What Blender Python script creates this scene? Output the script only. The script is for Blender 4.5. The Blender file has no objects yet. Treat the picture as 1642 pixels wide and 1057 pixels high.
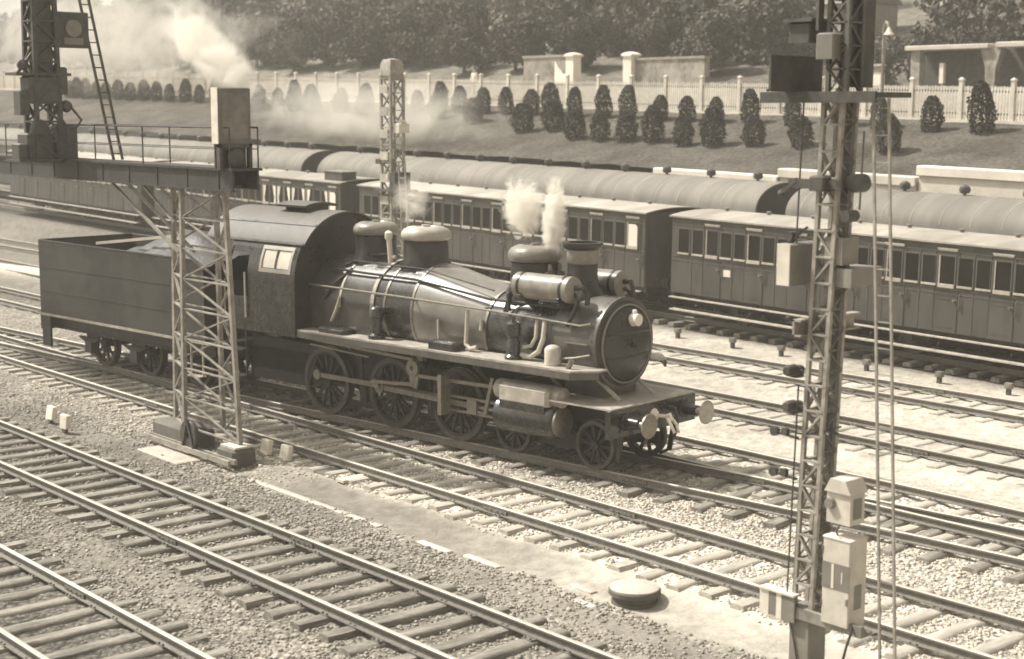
# Blender 4.5: a steam engine in a railway yard, seen from a footbridge
HAZE = 0.0012; SUN_DEG = -117; SUN = 3.2; SKY = .10; EXPO = 1.05
import bpy, math, random
import numpy as np
from mathutils import Vector, Matrix
random.seed(7); rng = np.random.default_rng(11)
SC = bpy.context.scene
COL = SC.collection
R = math.radians
PI = math.pi

# ------------------------------------------------------------------ helpers
class MB:
    """collects shapes and links them as one mesh object"""
    def __init__(s): s.v = []; s.f = []; s.m = []
    def add(s, vs, fs, mi=0):
        o = len(s.v); s.v.extend([tuple(p) for p in vs])
        for f in fs: s.f.append(tuple(i + o for i in f)); s.m.append(mi)
        return s
    def box(s, x0, x1, y0, y1, z0, z1, mi=0):
        return s.add([(x0,y0,z0),(x1,y0,z0),(x1,y1,z0),(x0,y1,z0),(x0,y0,z1),(x1,y0,z1),(x1,y1,z1),(x0,y1,z1)],
              [(0,3,2,1),(4,5,6,7),(0,1,5,4),(1,2,6,5),(2,3,7,6),(3,0,4,7)], mi)
    def cbox(s, x0, x1, y0, y1, z0, z1, c=.02, mi=0):
        """box with its four upright edges and the top edge chamfered"""
        def ring(i, z): return [(x0+c+i,y0+i,z),(x1-c-i,y0+i,z),(x1-i,y0+c+i,z),(x1-i,y1-c-i,z),(x1-c-i,y1-i,z),(x0+c+i,y1-i,z),(x0+i,y1-c-i,z),(x0+i,y0+c+i,z)]
        vs = ring(0,z0)+ring(0,z1-c)+ring(c,z1)
        fs = [tuple(range(7,-1,-1)), tuple(range(16,24))]
        for k in range(2):
            for i in range(8): fs.append((8*k+i, 8*k+(i+1)%8, 8*k+8+(i+1)%8, 8*k+8+i))
        return s.add(vs, fs, mi)
    def bar(s, p, q, w, h=None, mi=0, up=(0,0,1)):
        p = Vector(p); q = Vector(q); d = (q-p).normalized(); h = h or w
        u = Vector(up)
        if abs(d.dot(u)) > .97: u = Vector((0,1,0)) if abs(d.y) < .9 else Vector((1,0,0))
        a = d.cross(u).normalized(); b = a.cross(d)
        vs = []
        for c in (p, q):
            for i, j in ((-1,-1),(1,-1),(1,1),(-1,1)): vs.append(c + a*(i*w/2) + b*(j*h/2))
        return s.add(vs, [(0,1,2,3),(7,6,5,4),(0,4,5,1),(1,5,6,2),(2,6,7,3),(3,7,4,0)], mi)
    def tube(s, pts, r, n=8, mi=0):
        pts = [Vector(p) for p in pts]; rings = []; N = len(pts)
        rr = r if isinstance(r, (list, tuple)) else [r]*N
        a = None
        for i, p in enumerate(pts):
            d = (pts[min(i+1,N-1)] - pts[max(i-1,0)]).normalized()
            if a is None:
                a = d.cross(Vector((0,0,1)))
                if a.length < .05: a = d.cross(Vector((0,1,0)))
            a = (a - d*a.dot(d)).normalized(); b = d.cross(a)
            rings.append([p + (a*math.cos(2*PI*k/n) + b*math.sin(2*PI*k/n))*rr[i] for k in range(n)])
        vs = [v for g in rings for v in g]; fs = []
        for i in range(N-1):
            for k in range(n): fs.append((i*n+k, i*n+(k+1)%n, (i+1)*n+(k+1)%n, (i+1)*n+k))
        fs.append(tuple(range(n-1,-1,-1))); fs.append(tuple((N-1)*n+k for k in range(n)))
        return s.add(vs, fs, mi)
    def lathe(s, prof, n=24, o=(0,0,0), ax='z', mi=0, mf=None, ph=0.0):
        """prof: list of (radius, height along the axis)"""
        vs = []; fs = []; P = len(prof)
        for r, h in prof:
            for k in range(n):
                a = 2*PI*k/n + ph; c, d = r*math.cos(a), r*math.sin(a)
                p = (c,d,h) if ax == 'z' else ((h,c,d) if ax == 'x' else (d,h,c))
                vs.append((p[0]+o[0], p[1]+o[1], p[2]+o[2]))
        b = len(s.v); s.v.extend(vs)
        for i in range(P-1):
            for k in range(n):
                s.f.append((b+i*n+k, b+i*n+(k+1)%n, b+(i+1)*n+(k+1)%n, b+(i+1)*n+k)); s.m.append(mi if mf is None else mf[i])
        if prof[0] == prof[-1]: return s
        if prof[0][0] > 1e-4: s.f.append(tuple(b+k for k in range(n-1,-1,-1))); s.m.append(mi)
        if prof[-1][0] > 1e-4: s.f.append(tuple(b+(P-1)*n+k for k in range(n))); s.m.append(mi)
        return s
    def cyl(s, p, q, r, n=16, mi=0): return s.tube([p, q], r, n, mi)
    def prism(s, poly, ax, a, b, mi=0):
        """polygon in the plane across an axis, extruded from a to b; x:(y,z) y:(x,z) z:(x,y)"""
        def P(u, w, t): return (t,u,w) if ax == 'x' else ((u,t,w) if ax == 'y' else (u,w,t))
        n = len(poly)
        vs = [P(u,w,a) for u,w in poly] + [P(u,w,b) for u,w in poly]
        fs = [tuple(range(n-1,-1,-1)), tuple(range(n,2*n))] + [(i,(i+1)%n,n+(i+1)%n,n+i) for i in range(n)]
        return s.add(vs, fs, mi)
    def sphere(s, c, r, n=14, sx=1, sy=1, sz=1, mi=0):
        m = n//2; vs = []; fs = []
        for i in range(m+1):
            t = PI*i/m
            for k in range(n):
                a = 2*PI*k/n; vs.append((c[0]+r*sx*math.sin(t)*math.cos(a), c[1]+r*sy*math.sin(t)*math.sin(a), c[2]+r*sz*math.cos(t)))
        for i in range(m):
            for k in range(n): fs.append((i*n+k,(i+1)*n+k,(i+1)*n+(k+1)%n,i*n+(k+1)%n))
        return s.add(vs, fs, mi)
    def xf(s, fn):
        s.v = [tuple(fn(p)) for p in s.v]; return s
    def mesh(s, name, mats, ang=40):
        me = bpy.data.meshes.new(name); me.from_pydata(s.v, [], s.f)
        import bmesh
        bm = bmesh.new(); bm.from_mesh(me); bmesh.ops.recalc_face_normals(bm, faces=bm.faces); bm.to_mesh(me); bm.free()
        for m in (mats if isinstance(mats, (list, tuple)) else [mats]): me.materials.append(m)
        me.polygons.foreach_set('material_index', s.m[:len(me.polygons)])
        me.shade_smooth(); me.set_sharp_from_angle(angle=R(ang))
        return me
    def build(s, name, mats, parent=None, ang=40):
        return link(name, s.mesh(name, mats, ang), parent)
    def parts(s, name, mats, parent=None, ang=40):
        """each loose piece becomes a part of its own"""
        p = list(range(len(s.v)))
        def fd(i):
            while p[i] != i: p[i] = p[p[i]]; i = p[i]
            return i
        for f in s.f:
            for k in f[1:]: p[fd(k)] = fd(f[0])
        g = {}
        for f, m in zip(s.f, s.m): g.setdefault(fd(f[0]), []).append((f, m))
        for fs in g.values():
            ids = sorted({i for f, _ in fs for i in f}); mp = {i: k for k, i in enumerate(ids)}
            q = MB(); q.v = [s.v[i] for i in ids]; q.f = [tuple(mp[i] for i in f) for f, _ in fs]; q.m = [m for _, m in fs]
            q.build(name, mats, parent, ang)

def link(name, data, parent=None, loc=None, rot=None):
    o = bpy.data.objects.new(name, data); COL.objects.link(o)
    if parent: o.parent = parent
    if loc: o.location = loc
    if rot: o.rotation_euler = rot
    return o
def tag(o, label=None, cat=None, group=None, kind=None):
    if label: o['label'] = label
    if cat: o['category'] = cat
    if group: o['group'] = group
    if kind: o['kind'] = kind
    return o
def thing(name, label, cat, loc=(0,0,0), rot=(0,0,0), group=None):
    return tag(link(name, None, None, loc, rot), label, cat, group)
def copy_tree(o, parent=None):
    c = o.copy(); COL.objects.link(c); c.parent = parent
    for ch in list(o.children): copy_tree(ch, c)
    return c
ORD = ['first','second','third','fourth','fifth','sixth','seventh','eighth','ninth','tenth','eleventh','twelfth','thirteenth','fourteenth',
 'fifteenth','sixteenth','seventeenth','eighteenth','nineteenth','twentieth']
TENS = ['twenty','thirty','forty']
def ordinal(i):
    if i < 20: return ORD[i]
    t, u = divmod(i+1, 10)
    return (TENS[t-2] + '-' + ORD[u-1]) if u else {3:'thirtieth',4:'fortieth'}[t]
def arr_mesh(name, V, F4, mat, smooth=False):
    """quads from numpy arrays"""
    me = bpy.data.meshes.new(name); n = len(F4)
    me.vertices.add(len(V)); me.vertices.foreach_set('co', np.asarray(V, np.float32).ravel())
    me.loops.add(4*n); me.loops.foreach_set('vertex_index', np.asarray(F4, np.int32).ravel())
    me.polygons.add(n); me.polygons.foreach_set('loop_start', np.arange(0, 4*n, 4, dtype=np.int32))
    me.materials.append(mat); me.update(calc_edges=True); me.validate()
    if smooth: me.shade_smooth()
    return me

# ------------------------------------------------------------------ materials (a toned monochrome print: greys with a warm cast)
TINT = (1.0, .912, .775)
def col(v): return (v*TINT[0], v*TINT[1], v*TINT[2], 1)
MATS = {}
def gm(name, v, rough=.7, metal=0, ns=6.0, na=.25, bump=0, bs=40.0, stretch=None, spec=.5, dirt=0, ds=1.2, dv=.5, rvar=0):
    """grey material: value v, noise variation na at scale ns, optional larger patches of dirt, bump"""
    if name in MATS: return MATS[name]
    m = bpy.data.materials.new(name); m.use_nodes = True; nt = m.node_tree; N = nt.nodes; L = nt.links
    b = N['Principled BSDF']; b.inputs['Roughness'].default_value = rough; b.inputs['Metallic'].default_value = metal
    b.inputs['Specular IOR Level'].default_value = spec
    tc = N.new('ShaderNodeTexCoord'); mp = N.new('ShaderNodeMapping'); L.new(tc.outputs['Object'], mp.inputs[0])
    oi = N.new('ShaderNodeObjectInfo'); ad = N.new('ShaderNodeVectorMath'); ad.operation = 'SCALE'
    cv = N.new('ShaderNodeCombineXYZ')
    for k in range(3): L.new(oi.outputs['Random'], cv.inputs[k])
    L.new(cv.outputs[0], ad.inputs[0]); ad.inputs['Scale'].default_value = 37.0
    L.new(ad.outputs[0], mp.inputs['Location'])
    if stretch: mp.inputs['Scale'].default_value = stretch
    nz = N.new('ShaderNodeTexNoise'); nz.inputs['Scale'].default_value = ns; nz.inputs['Detail'].default_value = 6; nz.inputs['Roughness'].default_value = .65
    L.new(mp.outputs[0], nz.inputs[0])
    mr = N.new('ShaderNodeMapRange'); mr.inputs[1].default_value = .25; mr.inputs[2].default_value = .75
    mr.inputs[3].default_value = v*(1-na); mr.inputs[4].default_value = v*(1+na); mr.clamp = False
    L.new(nz.outputs[0], mr.inputs[0]); last = mr.outputs[0]
    if dirt:
        n2 = N.new('ShaderNodeTexNoise'); n2.inputs['Scale'].default_value = ds; n2.inputs['Detail'].default_value = 5; L.new(mp.outputs[0], n2.inputs[0])
        m2 = N.new('ShaderNodeMapRange'); m2.inputs[1].default_value = .42; m2.inputs[2].default_value = .62; m2.inputs[3].default_value = 0; m2.inputs[4].default_value = dirt
        L.new(n2.outputs[0], m2.inputs[0])
        mx = N.new('ShaderNodeMix'); L.new(m2.outputs[0], mx.inputs[0]); L.new(last, mx.inputs[2]); mx.inputs[3].default_value = v*dv; last = mx.outputs[0]
    rv = N.new('ShaderNodeMapRange'); rv.inputs[3].default_value = .88; rv.inputs[4].default_value = 1.12; L.new(oi.outputs['Random'], rv.inputs[0])
    mu = N.new('ShaderNodeMath'); mu.operation = 'MULTIPLY'; L.new(last, mu.inputs[0]); L.new(rv.outputs[0], mu.inputs[1])
    vm = N.new('ShaderNodeVectorMath'); vm.operation = 'SCALE'; vm.inputs[0].default_value = TINT; L.new(mu.outputs[0], vm.inputs['Scale'])
    L.new(vm.outputs[0], b.inputs['Base Color'])
    if rvar:
        r2 = N.new('ShaderNodeMapRange'); r2.inputs[1].default_value = .3; r2.inputs[2].default_value = .7; r2.inputs[3].default_value = max(.05, rough-rvar); r2.inputs[4].default_value = min(1, rough+rvar)
        L.new(nz.outputs[0], r2.inputs[0]); L.new(r2.outputs[0], b.inputs['Roughness'])
    if bump:
        n3 = N.new('ShaderNodeTexNoise'); n3.inputs['Scale'].default_value = bs; n3.inputs['Detail'].default_value = 4; L.new(mp.outputs[0], n3.inputs[0])
        bp = N.new('ShaderNodeBump'); bp.inputs['Strength'].default_value = bump; bp.inputs['Distance'].default_value = .02
        L.new(n3.outputs[0], bp.inputs['Height']); L.new(bp.outputs[0], b.inputs['Normal'])
    MATS[name] = m
    return m

M_loco   = gm('loco_black_paint', .020, .36, 0, 5, .45, .12, 30, dirt=.6, ds=1.5, dv=1.9, rvar=.14)
M_boiler = gm('boiler_cladding', .028, .27, 0, 4, .35, .06, 12, dirt=.5, ds=2.0, dv=1.8, rvar=.1, spec=.75)
M_under  = gm('oily_underframe', .020, .55, 0, 7, .5, .2, 30, dirt=.6, ds=3, dv=2.0)
M_deck   = gm('worn_plate', .42, .55, 0, 6, .35, .1, 25, dirt=.5, ds=2.5, dv=.6)
M_cabroof= gm('cab_roof_paint', .105, .62, 0, 5, .25, .1, 20, dirt=.5, ds=1.5, dv=.75)
M_steel  = gm('bright_steel', .27, .42, .7, 9, .3, .05, 30)
M_pale   = gm('pale_lagging', .50, .42, 0, 4, .22, .08, 14, dirt=.4, ds=2, dv=.6)
M_dome   = gm('dome_paint', .24, .36, 0, 5, .3, .06, 14, dirt=.5, ds=2.4, dv=.55, rvar=.1)
M_coal   = gm('coal', .03, .5, 0, 9, .6, .6, 14)
M_tyre   = gm('tyre_steel', .085, .42, .5, 8, .4)
M_railt  = gm('rail_head_steel', .50, .5, .25, 20, .2, stretch=(.15,1,1))
M_rails  = gm('rail_web_rust', .15, .8, 0, 14, .35, .1, 40)
M_slA    = gm('oiled_sleeper', .30, .9, 0, 5, .45, .8, 22, stretch=(6,1,6), dirt=.8, ds=1.3, dv=.5)
M_slB    = gm('grey_sleeper', .44, .9, 0, 5, .30, .5, 22, stretch=(6,1,6), dirt=.6, ds=1.1, dv=.65)
M_coach  = gm('coach_paint', .048, .66, 0, 3, .4, .05, 20, stretch=(1,1,.35), dirt=.55, ds=1.6, dv=1.6)
M_coach2 = gm('coach_end_paint', .03, .6, 0, 3, .3, .05, 20, dirt=.4, ds=1.6, dv=1.5)
M_bead   = gm('coach_moulding', .085, .5, 0, 6, .3)
M_nroof  = gm('coach_roof_canvas', .36, .8, 0, 3, .25, .12, 18, stretch=(.8,.25,1), dirt=.7, ds=1.1, dv=.55)
M_froof  = gm('high_roof_canvas', .18, .8, 0, 1.5, .2, .12, 14, stretch=(1.6,.35,.35), dirt=.55, ds=.9, dv=.6)
M_glass  = gm('dark_glass', .030, .14, 0, 4, .6, spec=.6)
M_pane   = gm('coach_glass', .012, .25, 0, 1.2, .6, spec=.10, dirt=.6, ds=.5, dv=2.0)
M_sill   = gm('worn_sill', .40, .6, 0, 9, .35)
M_blind  = gm('white_blind', .74, .8, 0, 6, .06)
M_white  = gm('white_paint', .78, .6, 0, 6, .1, dirt=.45, ds=3.0, dv=.62)
M_mast   = gm('mast_grey_paint', .30, .62, 0, 10, .3, .1, 40, dirt=.6, ds=4, dv=.5)
M_mastd  = gm('mast_dark_paint', .055, .6, 0, 8, .35, .1, 40, dirt=.4, ds=4, dv=1.7)
M_girder = gm('girder_dark_paint', .032, .65, 0, 8, .4, .1, 40, dirt=.4, ds=3, dv=1.8)
M_mastm  = gm('mast_mid_tone', .125, .65, 0, 8, .4, .1, 40, dirt=.5, ds=4, dv=.5)  # darker copy of the mast grey; paints the shade on the side bracing
M_case   = gm('apparatus_case', .21, .55, 0, 6, .25, .08, 30, dirt=.5, ds=3, dv=.6)
M_cabw   = gm('cabinet_white', .66, .6, 0, 5, .12, .05, 30, dirt=.5, ds=4, dv=.72)
M_conc   = gm('concrete', .40, .9, 0, 5, .2, .3, 30, dirt=.5, ds=2, dv=.7)
M_concd  = gm('sooty_concrete', .11, .9, 0, 5, .3, .3, 30, dirt=.4, ds=2, dv=1.4)
M_board  = gm('edging_board', .50, .85, 0, 6, .2, .2, 30)
M_fence  = gm('fence_whitewash', .66, .8, 0, 8, .2, dirt=.4, ds=2, dv=.6)
M_frail  = gm('fence_rail', .085, .8, 0, 8, .3)
M_wallw  = gm('parapet_plaster', .66, .85, 0, 1.5, .14, .2, 9, dirt=.4, ds=.9, dv=.78)
M_stone  = gm('rubble_stone', .24, .9, 0, 3.6, .6, .6, 6, dirt=.8, ds=1.3, dv=1.7)
M_coping = gm('coping_stone', .30, .9, 0, 3, .2)
M_plast  = gm('house_plaster', .76, .9, 0, 1, .12)
M_roof   = gm('roof_slate', .17, .8, 0, 2, .2, .3, 10)
M_roofp  = gm('roof_pale', .46, .8, 0, 1.2, .2, .2, 8)
M_trunk  = gm('bark', .10, .9, 0, 5, .4, .4, 20)
M_skin   = gm('skin', .38, .6, 0, 5, .05)
M_cloth  = gm('white_shirt', .62, .85, 0, 5, .08)
M_clothd = gm('dark_cloth', .06, .85, 0, 5, .15)

def leaf(name, v, var=.55, ov=.28, pv=0):
    m = bpy.data.materials.new(name); m.use_nodes = True; nt = m.node_tree; N = nt.nodes; L = nt.links
    b = N['Principled BSDF']; b.inputs['Roughness'].default_value = .75; b.inputs['Specular IOR Level'].default_value = .25
    g = N.new('ShaderNodeNewGeometry'); mr = N.new('ShaderNodeMapRange'); mr.inputs[3].default_value = v*(1-var); mr.inputs[4].default_value = v*(1+var)
    L.new(g.outputs['Random Per Island'], mr.inputs[0])
    oi = N.new('ShaderNodeObjectInfo'); rv = N.new('ShaderNodeMapRange'); rv.inputs[3].default_value = 1-ov; rv.inputs[4].default_value = 1+ov; L.new(oi.outputs['Random'], rv.inputs[0])
    mu = N.new('ShaderNodeMath'); mu.operation = 'MULTIPLY'; L.new(mr.outputs[0], mu.inputs[0]); L.new(rv.outputs[0], mu.inputs[1])
    out = mu.outputs[0]
    if pv:                                                             # one bush paler or darker than the next
        tc = N.new('ShaderNodeTexCoord'); vo = N.new('ShaderNodeTexVoronoi'); vo.inputs['Scale'].default_value = .22; L.new(tc.outputs['Object'], vo.inputs['Vector'])
        sp = N.new('ShaderNodeSeparateColor'); L.new(vo.outputs['Color'], sp.inputs[0]); m4 = N.new('ShaderNodeMapRange'); m4.inputs[3].default_value = 1-pv; m4.inputs[4].default_value = 1+pv; L.new(sp.outputs[0], m4.inputs[0])
        m5 = N.new('ShaderNodeMath'); m5.operation = 'MULTIPLY'; L.new(out, m5.inputs[0]); L.new(m4.outputs[0], m5.inputs[1]); out = m5.outputs[0]
    vm = N.new('ShaderNodeVectorMath'); vm.operation = 'SCALE'; vm.inputs[0].default_value = TINT; L.new(out, vm.inputs['Scale'])
    L.new(vm.outputs[0], b.inputs['Base Color'])
    return m
M_leafS = leaf('shrub_leaf', .055)
M_leafT = leaf('tree_leaf', .088, .32, .5)
M_leafW = leaf('far_leaf', .10, .30, 0, .55)

def ground_mat():
    """ballast and cinder ground: the vertex attribute 'tone' is the ground's own value, 'fine' how much it is fine sand rather than stones"""
    m = bpy.data.materials.new('ballast_ground'); m.use_nodes = True; nt = m.node_tree; N = nt.nodes; L = nt.links
    b = N['Principled BSDF']; b.inputs['Roughness'].default_value = .95; b.inputs['Specular IOR Level'].default_value = .15
    tc = N.new('ShaderNodeTexCoord')
    at = N.new('ShaderNodeAttribute'); at.attribute_name = 'tone'
    af = N.new('ShaderNodeAttribute'); af.attribute_name = 'fine'
    wb = N.new('ShaderNodeTexNoise'); wb.inputs['Scale'].default_value = 6; L.new(tc.outputs['Object'], wb.inputs[0])
    mixv = N.new('ShaderNodeVectorMath'); mixv.operation = 'MULTIPLY_ADD'; mixv.inputs[1].default_value = (.12,.12,.12); L.new(wb.outputs['Color'], mixv.inputs[0]); L.new(tc.outputs['Object'], mixv.inputs[2])
    vo = N.new('ShaderNodeTexVoronoi'); vo.inputs['Scale'].default_value = 13; L.new(mixv.outputs[0], vo.inputs['Vector'])
    sp = N.new('ShaderNodeSeparateColor'); L.new(vo.outputs['Color'], sp.inputs[0])
    cr = N.new('ShaderNodeMapRange'); cr.inputs[3].default_value = .62; cr.inputs[4].default_value = 1.32; L.new(sp.outputs[0], cr.inputs[0])
    dk = N.new('ShaderNodeMapRange'); dk.inputs[1].default_value = .3; dk.inputs[2].default_value = .85; dk.inputs[3].default_value = 1; dk.inputs[4].default_value = .5; L.new(vo.outputs['Distance'], dk.inputs[0])
    st = N.new('ShaderNodeMath'); st.operation = 'MULTIPLY'; L.new(cr.outputs[0], st.inputs[0]); L.new(dk.outputs[0], st.inputs[1])
    nz = N.new('ShaderNodeTexNoise'); nz.inputs['Scale'].default_value = 3.5; nz.inputs['Detail'].default_value = 8; nz.inputs['Roughness'].default_value = .7; L.new(tc.outputs['Object'], nz.inputs[0])
    fr = N.new('ShaderNodeMapRange'); fr.inputs[1].default_value = .25; fr.inputs[2].default_value = .75; fr.inputs[3].default_value = .78; fr.inputs[4].default_value = 1.18; L.new(nz.outputs[0], fr.inputs[0])
    mx = N.new('ShaderNodeMix'); L.new(af.outputs['Fac'], mx.inputs[0]); L.new(st.outputs[0], mx.inputs[2]); L.new(fr.outputs[0], mx.inputs[3])
    m2 = N.new('ShaderNodeMath'); m2.operation = 'MULTIPLY'; L.new(mx.outputs[0], m2.inputs[0]); L.new(at.outputs['Fac'], m2.inputs[1])
    m3 = N.new('ShaderNodeMath'); m3.operation = 'MULTIPLY'; L.new(m2.outputs[0], m3.inputs[0]); L.new(fr.outputs[0], m3.inputs[1])
    vm = N.new('ShaderNodeVectorMath'); vm.operation = 'SCALE'; vm.inputs[0].default_value = TINT; L.new(m3.outputs[0], vm.inputs['Scale']); L.new(vm.outputs[0], b.inputs['Base Color'])
    inv = N.new('ShaderNodeMath'); inv.operation = 'SUBTRACT'; inv.inputs[0].default_value = 1; L.new(af.outputs['Fac'], inv.inputs[1])
    bp = N.new('ShaderNodeBump'); bp.inputs['Distance'].default_value = .045; bp.invert = True; L.new(vo.outputs['Distance'], bp.inputs['Height']); L.new(inv.outputs[0], bp.inputs['Strength'])
    b2 = N.new('ShaderNodeBump'); b2.inputs['Distance'].default_value = .03; b2.inputs['Strength'].default_value = .5
    n4 = N.new('ShaderNodeTexNoise'); n4.inputs['Scale'].default_value = 22; n4.inputs['Detail'].default_value = 5; L.new(tc.outputs['Object'], n4.inputs[0])
    L.new(n4.outputs[0], b2.inputs['Height']); L.new(bp.outputs[0], b2.inputs['Normal']); L.new(b2.outputs[0], b.inputs['Normal'])
    return m
def grass_mat(name, v, sc=1.0, patch=.5):
    m = bpy.data.materials.new(name); m.use_nodes = True; nt = m.node_tree; N = nt.nodes; L = nt.links
    b = N['Principled BSDF']; b.inputs['Roughness'].default_value = .95; b.inputs['Specular IOR Level'].default_value = .1
    tc = N.new('ShaderNodeTexCoord')
    n1 = N.new('ShaderNodeTexNoise'); n1.inputs['Scale'].default_value = .45*sc; n1.inputs['Detail'].default_value = 9; n1.inputs['Roughness'].default_value = .72; L.new(tc.outputs['Object'], n1.inputs[0])
    n2 = N.new('ShaderNodeTexNoise'); n2.inputs['Scale'].default_value = 7*sc; n2.inputs['Detail'].default_value = 5; L.new(tc.outputs['Object'], n2.inputs[0])
    r1 = N.new('ShaderNodeMapRange'); r1.inputs[1].default_value = .3; r1.inputs[2].default_value = .7; r1.inputs[3].default_value = 1-patch; r1.inputs[4].default_value = 1+patch; L.new(n1.outputs[0], r1.inputs[0])
    r2 = N.new('ShaderNodeMapRange'); r2.inputs[1].default_value = .3; r2.inputs[2].default_value = .7; r2.inputs[3].default_value = .65; r2.inputs[4].default_value = 1.35; L.new(n2.outputs[0], r2.inputs[0])
    mu = N.new('ShaderNodeMath'); mu.operation = 'MULTIPLY'; L.new(r1.outputs[0], mu.inputs[0]); L.new(r2.outputs[0], mu.inputs[1])
    mv = N.new('ShaderNodeMath'); mv.operation = 'MULTIPLY'; mv.inputs[1].default_value = v; L.new(mu.outputs[0], mv.inputs[0])
    vm = N.new('ShaderNodeVectorMath'); vm.operation = 'SCALE'; vm.inputs[0].default_value = TINT; L.new(mv.outputs[0], vm.inputs['Scale']); L.new(vm.outputs[0], b.inputs['Base Color'])
    bp = N.new('ShaderNodeBump'); bp.inputs['Distance'].default_value = .12; bp.inputs['Strength'].default_value = .7; L.new(n2.outputs[0], bp.inputs['Height']); L.new(bp.outputs[0], b.inputs['Normal'])
    return m
# ------------------------------------------------------------------ terrain functions
_tab = rng.random((256,256))
def vn(x, y, s, o=0):
    x = np.asarray(x, float)*s + o*17.3; y = np.asarray(y, float)*s + o*9.1
    xi = np.floor(x).astype(int); yi = np.floor(y).astype(int); fx = x-xi; fy = y-yi
    fx = fx*fx*(3-2*fx); fy = fy*fy*(3-2*fy)
    a = _tab[xi & 255, yi & 255]; b = _tab[(xi+1) & 255, yi & 255]; c = _tab[xi & 255, (yi+1) & 255]; d = _tab[(xi+1) & 255, (yi+1) & 255]
    return (a*(1-fx)+b*fx)*(1-fy) + (c*(1-fx)+d*fx)*fy
def fbm(x, y, s, o=0, k=4):
    t = 0; w = 1; n = 0
    for i in range(k): t = t + w*vn(x, y, s*2**i, o+i); n += w; w *= .5
    return t/n
def sstep(a, b, x): t = np.clip((x-a)/(b-a), 0, 1); return t*t*(3-2*t)
GR = .0185
def grade(X): return GR*(-19.7 - np.asarray(X, float))
def cy_C(X):
    """centre line of the turnout road under the locomotive"""
    X = np.asarray(X, float); t = math.tan(R(6.5)); u = math.tan(R(5.0)); xj = -30.09; yj = 19.76 + t*(xj+19.26)
    return np.where(X > xj, 19.76 + t*(X+19.26) - .012*np.clip(X+14, 0, 9)**2, yj + u*(X-xj))
TR = {'Z':(7.92,.092,.19),'A':(11.64,.072,.24),'B':(16.63,.092,.58),'C':(None,.08,.38),'D':(21.54,.085,.52),'E':(25.78,.108,.46),'F':(30.21,.112,.46)}
def fence_base(X): return 6.46 + .022*(-29.3 - np.asarray(X, float))

def ground_fn(X, Y):
    z = np.zeros_like(X); tone = .30 + .0*X
    tone = tone + .10*sstep(-34, -14, X) + .05*sstep(16, 24, Y)            # uneven fade painted into the tone, darker to the left
    tone = np.where(Y < 14.2, .25 + .12*sstep(-26,-12,X), tone)
    fine = np.zeros_like(X)
    for k, (yc, bz, tn) in TR.items():
        c = cy_C(X) if yc is None else yc
        d = np.abs(Y - c)
        w = 1 - sstep(1.35, 1.95, d)
        z = np.maximum(z, bz*w)
        tl = tn*(.72 + .5*sstep(-36, -12, X)) if k in 'BCD' else tn*(.85+.5*sstep(-28,-12,X) if k == 'A' else 1)
        ww = (1 - sstep(1.0, 1.7, d))
        tone = tone*(1-ww) + tl*ww
        oil = np.exp(-((d)/.42)**2)*(.38 if k in 'ACBZ' else .15)              # dribbled oil down the middle
        tone = tone*(1-oil*fbm(X, Y, .5, 3))
    # the walked cinder path between the second and the third road
    pw = sstep(14.15, 14.5, Y + .25*(fbm(X,Y,.6,5)-.5)) * (1 - sstep(15.15, 15.6, Y + .5*(fbm(X,Y,.8,6)-.5))) * sstep(-25.5, -22.5, X)
    fine = np.maximum(fine, pw*.96); tone = tone*(1-pw) + pw*(.22 + .20*sstep(-22,-12,X))
    z = z - .02*pw
    # bare earth beside the second road
    p2 = np.exp(-((Y-13.75)/.45)**2)*sstep(.42,.6,fbm(X,Y,.4,9)); fine = np.maximum(fine, .7*p2); tone = tone*(1-.3*p2)
    p3 = np.exp(-((Y-9.9)/.5)**2)*sstep(.38,.6,fbm(X,Y,.35,12)); fine = np.maximum(fine, .6*p3); tone = tone*(1-.2*p3)
    sh = sstep(15.0,15.4,Y)*(1-sstep(19.6,20.6,Y)); tone = tone + sh*.12*sstep(-30,-16,X)      # fresher stone round the third road
    # fine pale dust between the far roads
    p4 = sstep(22.9, 23.6, Y)*(1-sstep(33,36,Y))*.75; fine = np.maximum(fine, p4); tone = np.where(Y > 22.9, tone*(1-p4) + p4*np.maximum(tone,.43), tone)
    # a second band of trodden ground below the four foot on the near side
    tone = tone*(.72 + .56*fbm(X, Y, .35, 1, 5))*(.80 + .40*fbm(X, Y, 1.3, 14, 3))
    tone = tone*(1 - .55*sstep(-40,-58,X)*sstep(19,23,Y))                    # ground darker towards the far left
    pb = np.exp(-(((X+61)/6.0)**2 + ((Y-25.6-.10*(X+61))/1.0)**2)); tone = tone + .45*pb; z = z + .25*pb      # sunlit patch painted into the tone, raised a little
    # shade below the coaches, painted into the ground tone
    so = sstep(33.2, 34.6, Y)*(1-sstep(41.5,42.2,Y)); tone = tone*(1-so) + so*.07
    up = sstep(31.6, 33.6, Y); z = z + up*grade(X)
    z = z + (.03*(fbm(X, Y, 1.7, 2) - .5) + .075*(fbm(X, Y, 3.1, 8, 2) - .5))*(1-.6*fine)
    return z, tone, fine

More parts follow.
